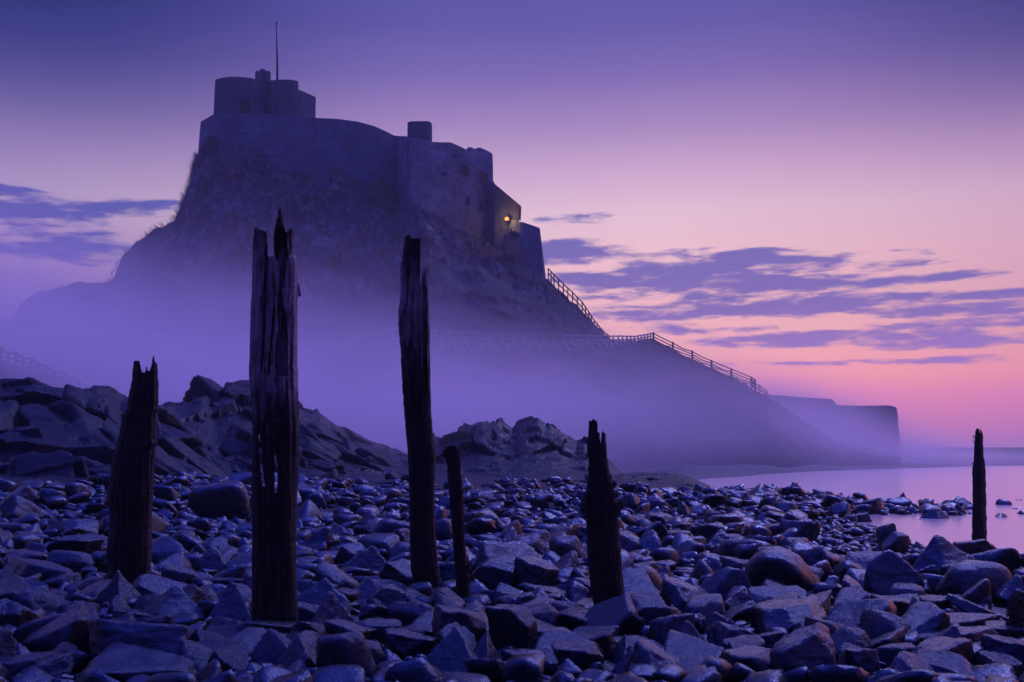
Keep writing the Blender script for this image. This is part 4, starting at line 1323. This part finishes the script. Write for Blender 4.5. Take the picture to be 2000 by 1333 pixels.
stones = []       # dict: x y z sx sy sz rot tilt kind seed px hero label
taken = {}
CELL = .5
def near(x, y):
    i, j = int(math.floor(x / CELL)), int(math.floor(y / CELL))
    for a in range(i - 2, i + 3):
        for b in range(j - 2, j + 3):
            for q in taken.get((a, b), ()):
                yield q
def put(x, y, r):
    taken.setdefault((int(math.floor(x / CELL)), int(math.floor(y / CELL))), []).append((x, y, r))
for nm, x, y in POSTW:
    put(x, y, .17)
rs = random.Random(11)
for hi_, (cx, by, wpx, hpx, kind, turn, lab) in enumerate(HERO):
    gz = -.12 if (cx > 1400 and by < 1030) else (.14 if hi_ == 0 else .0)
    Y = Yground(by, gz)
    wm, hm = wpx * Y / FPX, hpx * Y / FPX
    dm = wm * rs.uniform(.65, .9)
    yc = Y + dm * .42
    x = XOF(cx, Y, gz + hm * .5) * (yc / Y) ** .5
    stones.append(dict(x=x, y=yc, z=gz - hm * .22, sx=wm * 1.02, sy=dm, sz=hm * 1.20, rot=R(turn), tx=0, ty=0, kind=kind, seed=5000 + hi_, hero=True, label=lab, px=wpx))
    for k in (-.28, 0, .28):
        put(x + k * wm, yc, min(wm, dm) * .40)

def scatter(n_try, r_lo, r_hi, spacing, ymin, ymax, expo=2.2, stack=0.0):
    n_ok = 0
    for _ in range(n_try):
        y = math.exp(rs.uniform(math.log(ymin), math.log(ymax))) if rs.random() < .5 else rs.uniform(ymin, ymax)
        px = rs.uniform(-150, 2150) if rs.random() < .78 else rs.choice((rs.uniform(-700, -150), rs.uniform(2150, 2900)))
        x = XOF(px, y, 0)
        r = r_lo + (r_hi - r_lo) * rs.random() ** expo
        if y < 5.8 and r > .16:
            continue
        gz = ground_z(x, y)
        if y > 14.5 and px < 1450:
            top_, nz = gz, 1.0
            for t_ in ROCKTREES:
                h_ = t_.ray_cast(Vector((x, y, 9)), Vector((0, 0, -1)))
                if h_[0] is not None and h_[0].z > top_:
                    top_, nz = h_[0].z, h_[1].z
            if (1195 < px < 1410 and y > 25) or abs(nz) < .75 or top_ > .62 or (y > 23 and px < 1240 and rs.random() > .06) or y > 30:
                continue
            gz = top_
        heap = px > 1380 and 20.3 < y < 29
        if gz < ZW - .02:
            if noise.noise(Vector((x * .9, y * .9, 33))) < (-.30 if heap and px > 1840 and 21 < y < 26.5 else .12 if heap else .38):
                continue
            if r < .10:
                r = rs.uniform(.10, .28)
            if y > 28:
                continue
        if px > 1580 and 11 < y < 20 and r > .10:
            continue
        rr = r * (.8 if heap else 1)
        if any((x - a) ** 2 + (y - b) ** 2 < (spacing * (rr + c)) ** 2 for a, b, c in near(x, y)):
            continue
        kind = rs.choices(KINDS, (26, 26, 20, 22, 14))[0]
        if r < .06:
            kind = rs.choice(('round', 'round', 'block', 'slab'))
        sx, sy = 2 * r * rs.uniform(.9, 1.35), 2 * r * rs.uniform(.75, 1.0)
        sz = 2 * r * {'block': .72, 'slab': .40, 'pyramid': .80, 'wedge': .62, 'round': .66}[kind] * rs.uniform(.8, 1.2)
        z = max(gz, -.34) - sz * rs.uniform(.12, .30) + stack * rs.random()
        z -= .07 * max(0, 1 - r / .17)
        if heap and gz > ZW:
            z += rs.uniform(0, .16)
        k_, s_ = rs.choice(ROCKS[kind])
        stones.append(dict(x=x, y=y, z=z, sx=sx, sy=sy, sz=sz, rot=rs.uniform(0, 6.28), tx=rs.gauss(0, .24), ty=rs.gauss(0, .24), kind=kind, seed=s_, hero=False, label=None, px=2 * r * FPX / y))
        put(x, y, r)
        n_ok += 1
    return n_ok
print('scatter', scatter(6400, .15, .30, .80, 4.2, 28, 2.4), scatter(21000, .08, .18, .74, 4.0, 29, 1.6, .06), scatter(37000, .045, .11, .72, 4.0, 27, 1.4, .06), scatter(18000, .025, .055, .75, 4.2, 15, 1.2, .03), scatter(9000, .07, .30, .80, 16, 44, 2.6, .03))

def rock_matrix(s):
    return Matrix.Translation((s['x'], s['y'], s['z'])) @ Matrix.Rotation(s['tx'], 4, 'X') @ Matrix.Rotation(s['ty'], 4, 'Y') @ Matrix.Rotation(s['rot'], 4, 'Z') @ Matrix.Diagonal((s['sx'], s['sy'], s['sz'], 1))

def visible_px(s):
    px = PXOF(s['x'], s['y'], 0)
    return s['px'] if -20 < px < 2020 and Yground(1345, 0) < s['y'] else 0
order = sorted(stones, key=lambda s: (s['hero'], visible_px(s)), reverse=True)
single, rest = order[:298], order[298:]
ORD = ['nearest', 'second', 'third', 'fourth', 'fifth', 'sixth', 'seventh', 'eighth', 'ninth', 'tenth', 'eleventh', 'twelfth', 'thirteenth', 'fourteenth', 'fifteenth', 'sixteenth', 'seventeenth', 'eighteenth', 'nineteenth', 'twentieth'] + ['%dth' % i for i in range(21, 90)]
WORDS = {'block': 'blocky angular', 'slab': 'flat slab like', 'pyramid': 'pointed', 'wedge': 'wedge shaped', 'round': 'rounded'}
buckets = {}
for s in single:
    nm, bx, by = min(POSTW, key=lambda q: math.hypot(q[1] - s['x'], q[2] - s['y']))
    dx, dy = s['x'] - bx, s['y'] - by
    side = ('left of' if dx < 0 else 'right of') if abs(dx) > abs(dy) else ('in front of' if dy < 0 else 'behind')
    buckets.setdefault((nm, side, s['kind']), []).append((math.hypot(dx, dy), id(s), s))
for (nm, side, kind), lst in buckets.items():
    for i, (_, _, s) in enumerate(sorted(lst, key=lambda q: q[:2])):
        if s['label'] is None:
            nth = 'nearest' if i == 0 else ORD[i] + ' nearest'
            s['label'] = 'wet %s boulder, %s such %s the %s' % (WORDS[kind], nth, side, nm)
for s in single:
    lev = 5 if s['px'] > 75 else 4
    o = bpy.data.objects.new('boulder', rock_mesh(s['kind'], s['seed'], lev))
    COL.objects.link(o)
    o.matrix_world = rock_matrix(s)
    tag(o, s['label'], 'boulder', 'wet boulders strewn over the beach')

Vs, Fs, Ts, nv = [], [], [], 0
for s in rest:
    px = s['px']
    V, F = low_rock(s['kind'], s['seed'], 3 if px > 26 else 2)
    M = np.array(rock_matrix(s))
    W = V @ M[:3, :3].T + M[:3, 3]
    Vs.append(W)
    Fs.append(F + nv)
    Ts.append(np.full(len(V), rs.random()))
    nv += len(V)
me = fast_mesh('cobbles', np.concatenate(Vs), np.concatenate(Fs))
at = me.attributes.new('tint', 'FLOAT', 'POINT')
at.data.foreach_set('value', np.concatenate(Ts).astype(np.float32))
o = link_mesh('cobbles', me, M_STONE, None, True)
tag(o, 'carpet of smaller wet cobbles filling the beach between the boulders', None, None, 'stuff')
print('stones', len(stones), 'faces', sum(len(f) for f in Fs))

# ------------------------------------------------------------------ air
mm = bpy.data.materials.new('ground mist')
mm.use_nodes = True
n = N(mm.node_tree)
out = n.new('ShaderNodeOutputMaterial')
geo = n.new('ShaderNodeNewGeometry')
sp = n.new('ShaderNodeSeparateXYZ')
n.link(geo.outputs['Position'], sp.inputs[0])
X_, Y_, Z_ = sp.outputs
MX = [(-190, 9), (-50, 9.2), (-30, 8.8), (-15, 7.2), (0, 5.4), (11, 4.8), (22, 4.1), (32, 2.9), (45, .6), (150, .3)]
hr = n.ramp(n.m('DIVIDE', n.m('ADD', X_, 190), 340, clamp=True), [((x + 190) / 340, (h / 20,) * 3) for x, h in MX])
hh = n.m('MULTIPLY', hr, 20)
wn = n.noise(n.scale(geo.outputs['Position'], (1, 1, 2.2)), .06, 4, .6)
hz = n.m('ADD', n.m('DIVIDE', n.m('MAXIMUM', Z_, 0), hh), n.m('MULTIPLY', n.m('SUBTRACT', wn, .5), 2.1))
fall = n.m('EXPONENT', n.m('MULTIPLY', n.m('POWER', n.m('MAXIMUM', hz, 0), 2.0), -1))
near_ = n.m('MULTIPLY', n.smooth(n.m('SUBTRACT', n.m('SUBTRACT', Y_, n.m('MULTIPLY', n.m('MAXIMUM', X_, 0), .85)), n.m('MULTIPLY', n.smooth(X_, -8, 8), 9)), 33, 64), n.m('SUBTRACT', 1, n.smooth(Y_, 120, 172)))
dd = n.m('MULTIPLY', n.m('MULTIPLY', fall, near_), n.m('ADD', .175, n.m('MULTIPLY', n.smooth(X_, -4, 24), .16)))
lobes = []
for g_, part_ in ((0.0, .5), (.72, .5)):               # droplets scatter both all round and strongly forwards
    v = n.new('ShaderNodeVolumePrincipled')
    v.inputs['Color'].default_value = (1.0, .90, .91, 1)
    v.inputs['Anisotropy'].default_value = g_
    n.link(n.m('MULTIPLY', dd, part_), v.inputs['Density'])
    lobes.append(v)
ad = n.new('ShaderNodeAddShader')
n.link(lobes[0].outputs[0], ad.inputs[0])
n.link(lobes[1].outputs[0], ad.inputs[1])
n.link(ad.outputs[0], out.inputs['Volume'])
bm = bmesh.new()
box(bm, (-20, 108, 13), (340, 130, 28))
o = obj('haze', bm, mm)
tag(o, 'low bank of mist lying against the foot of the crag', None, None, 'stuff')
mm.cycles.volume_step_rate = .16
bm = bmesh.new()
box(bm, (0, 430, 25.5), (1900, 1000, 55))
o = obj('haze', bm, volume_mat('air', (.88, .86, 1.0), .0006, .3))
tag(o, 'thin violet haze over the whole bay', None, None, 'stuff')
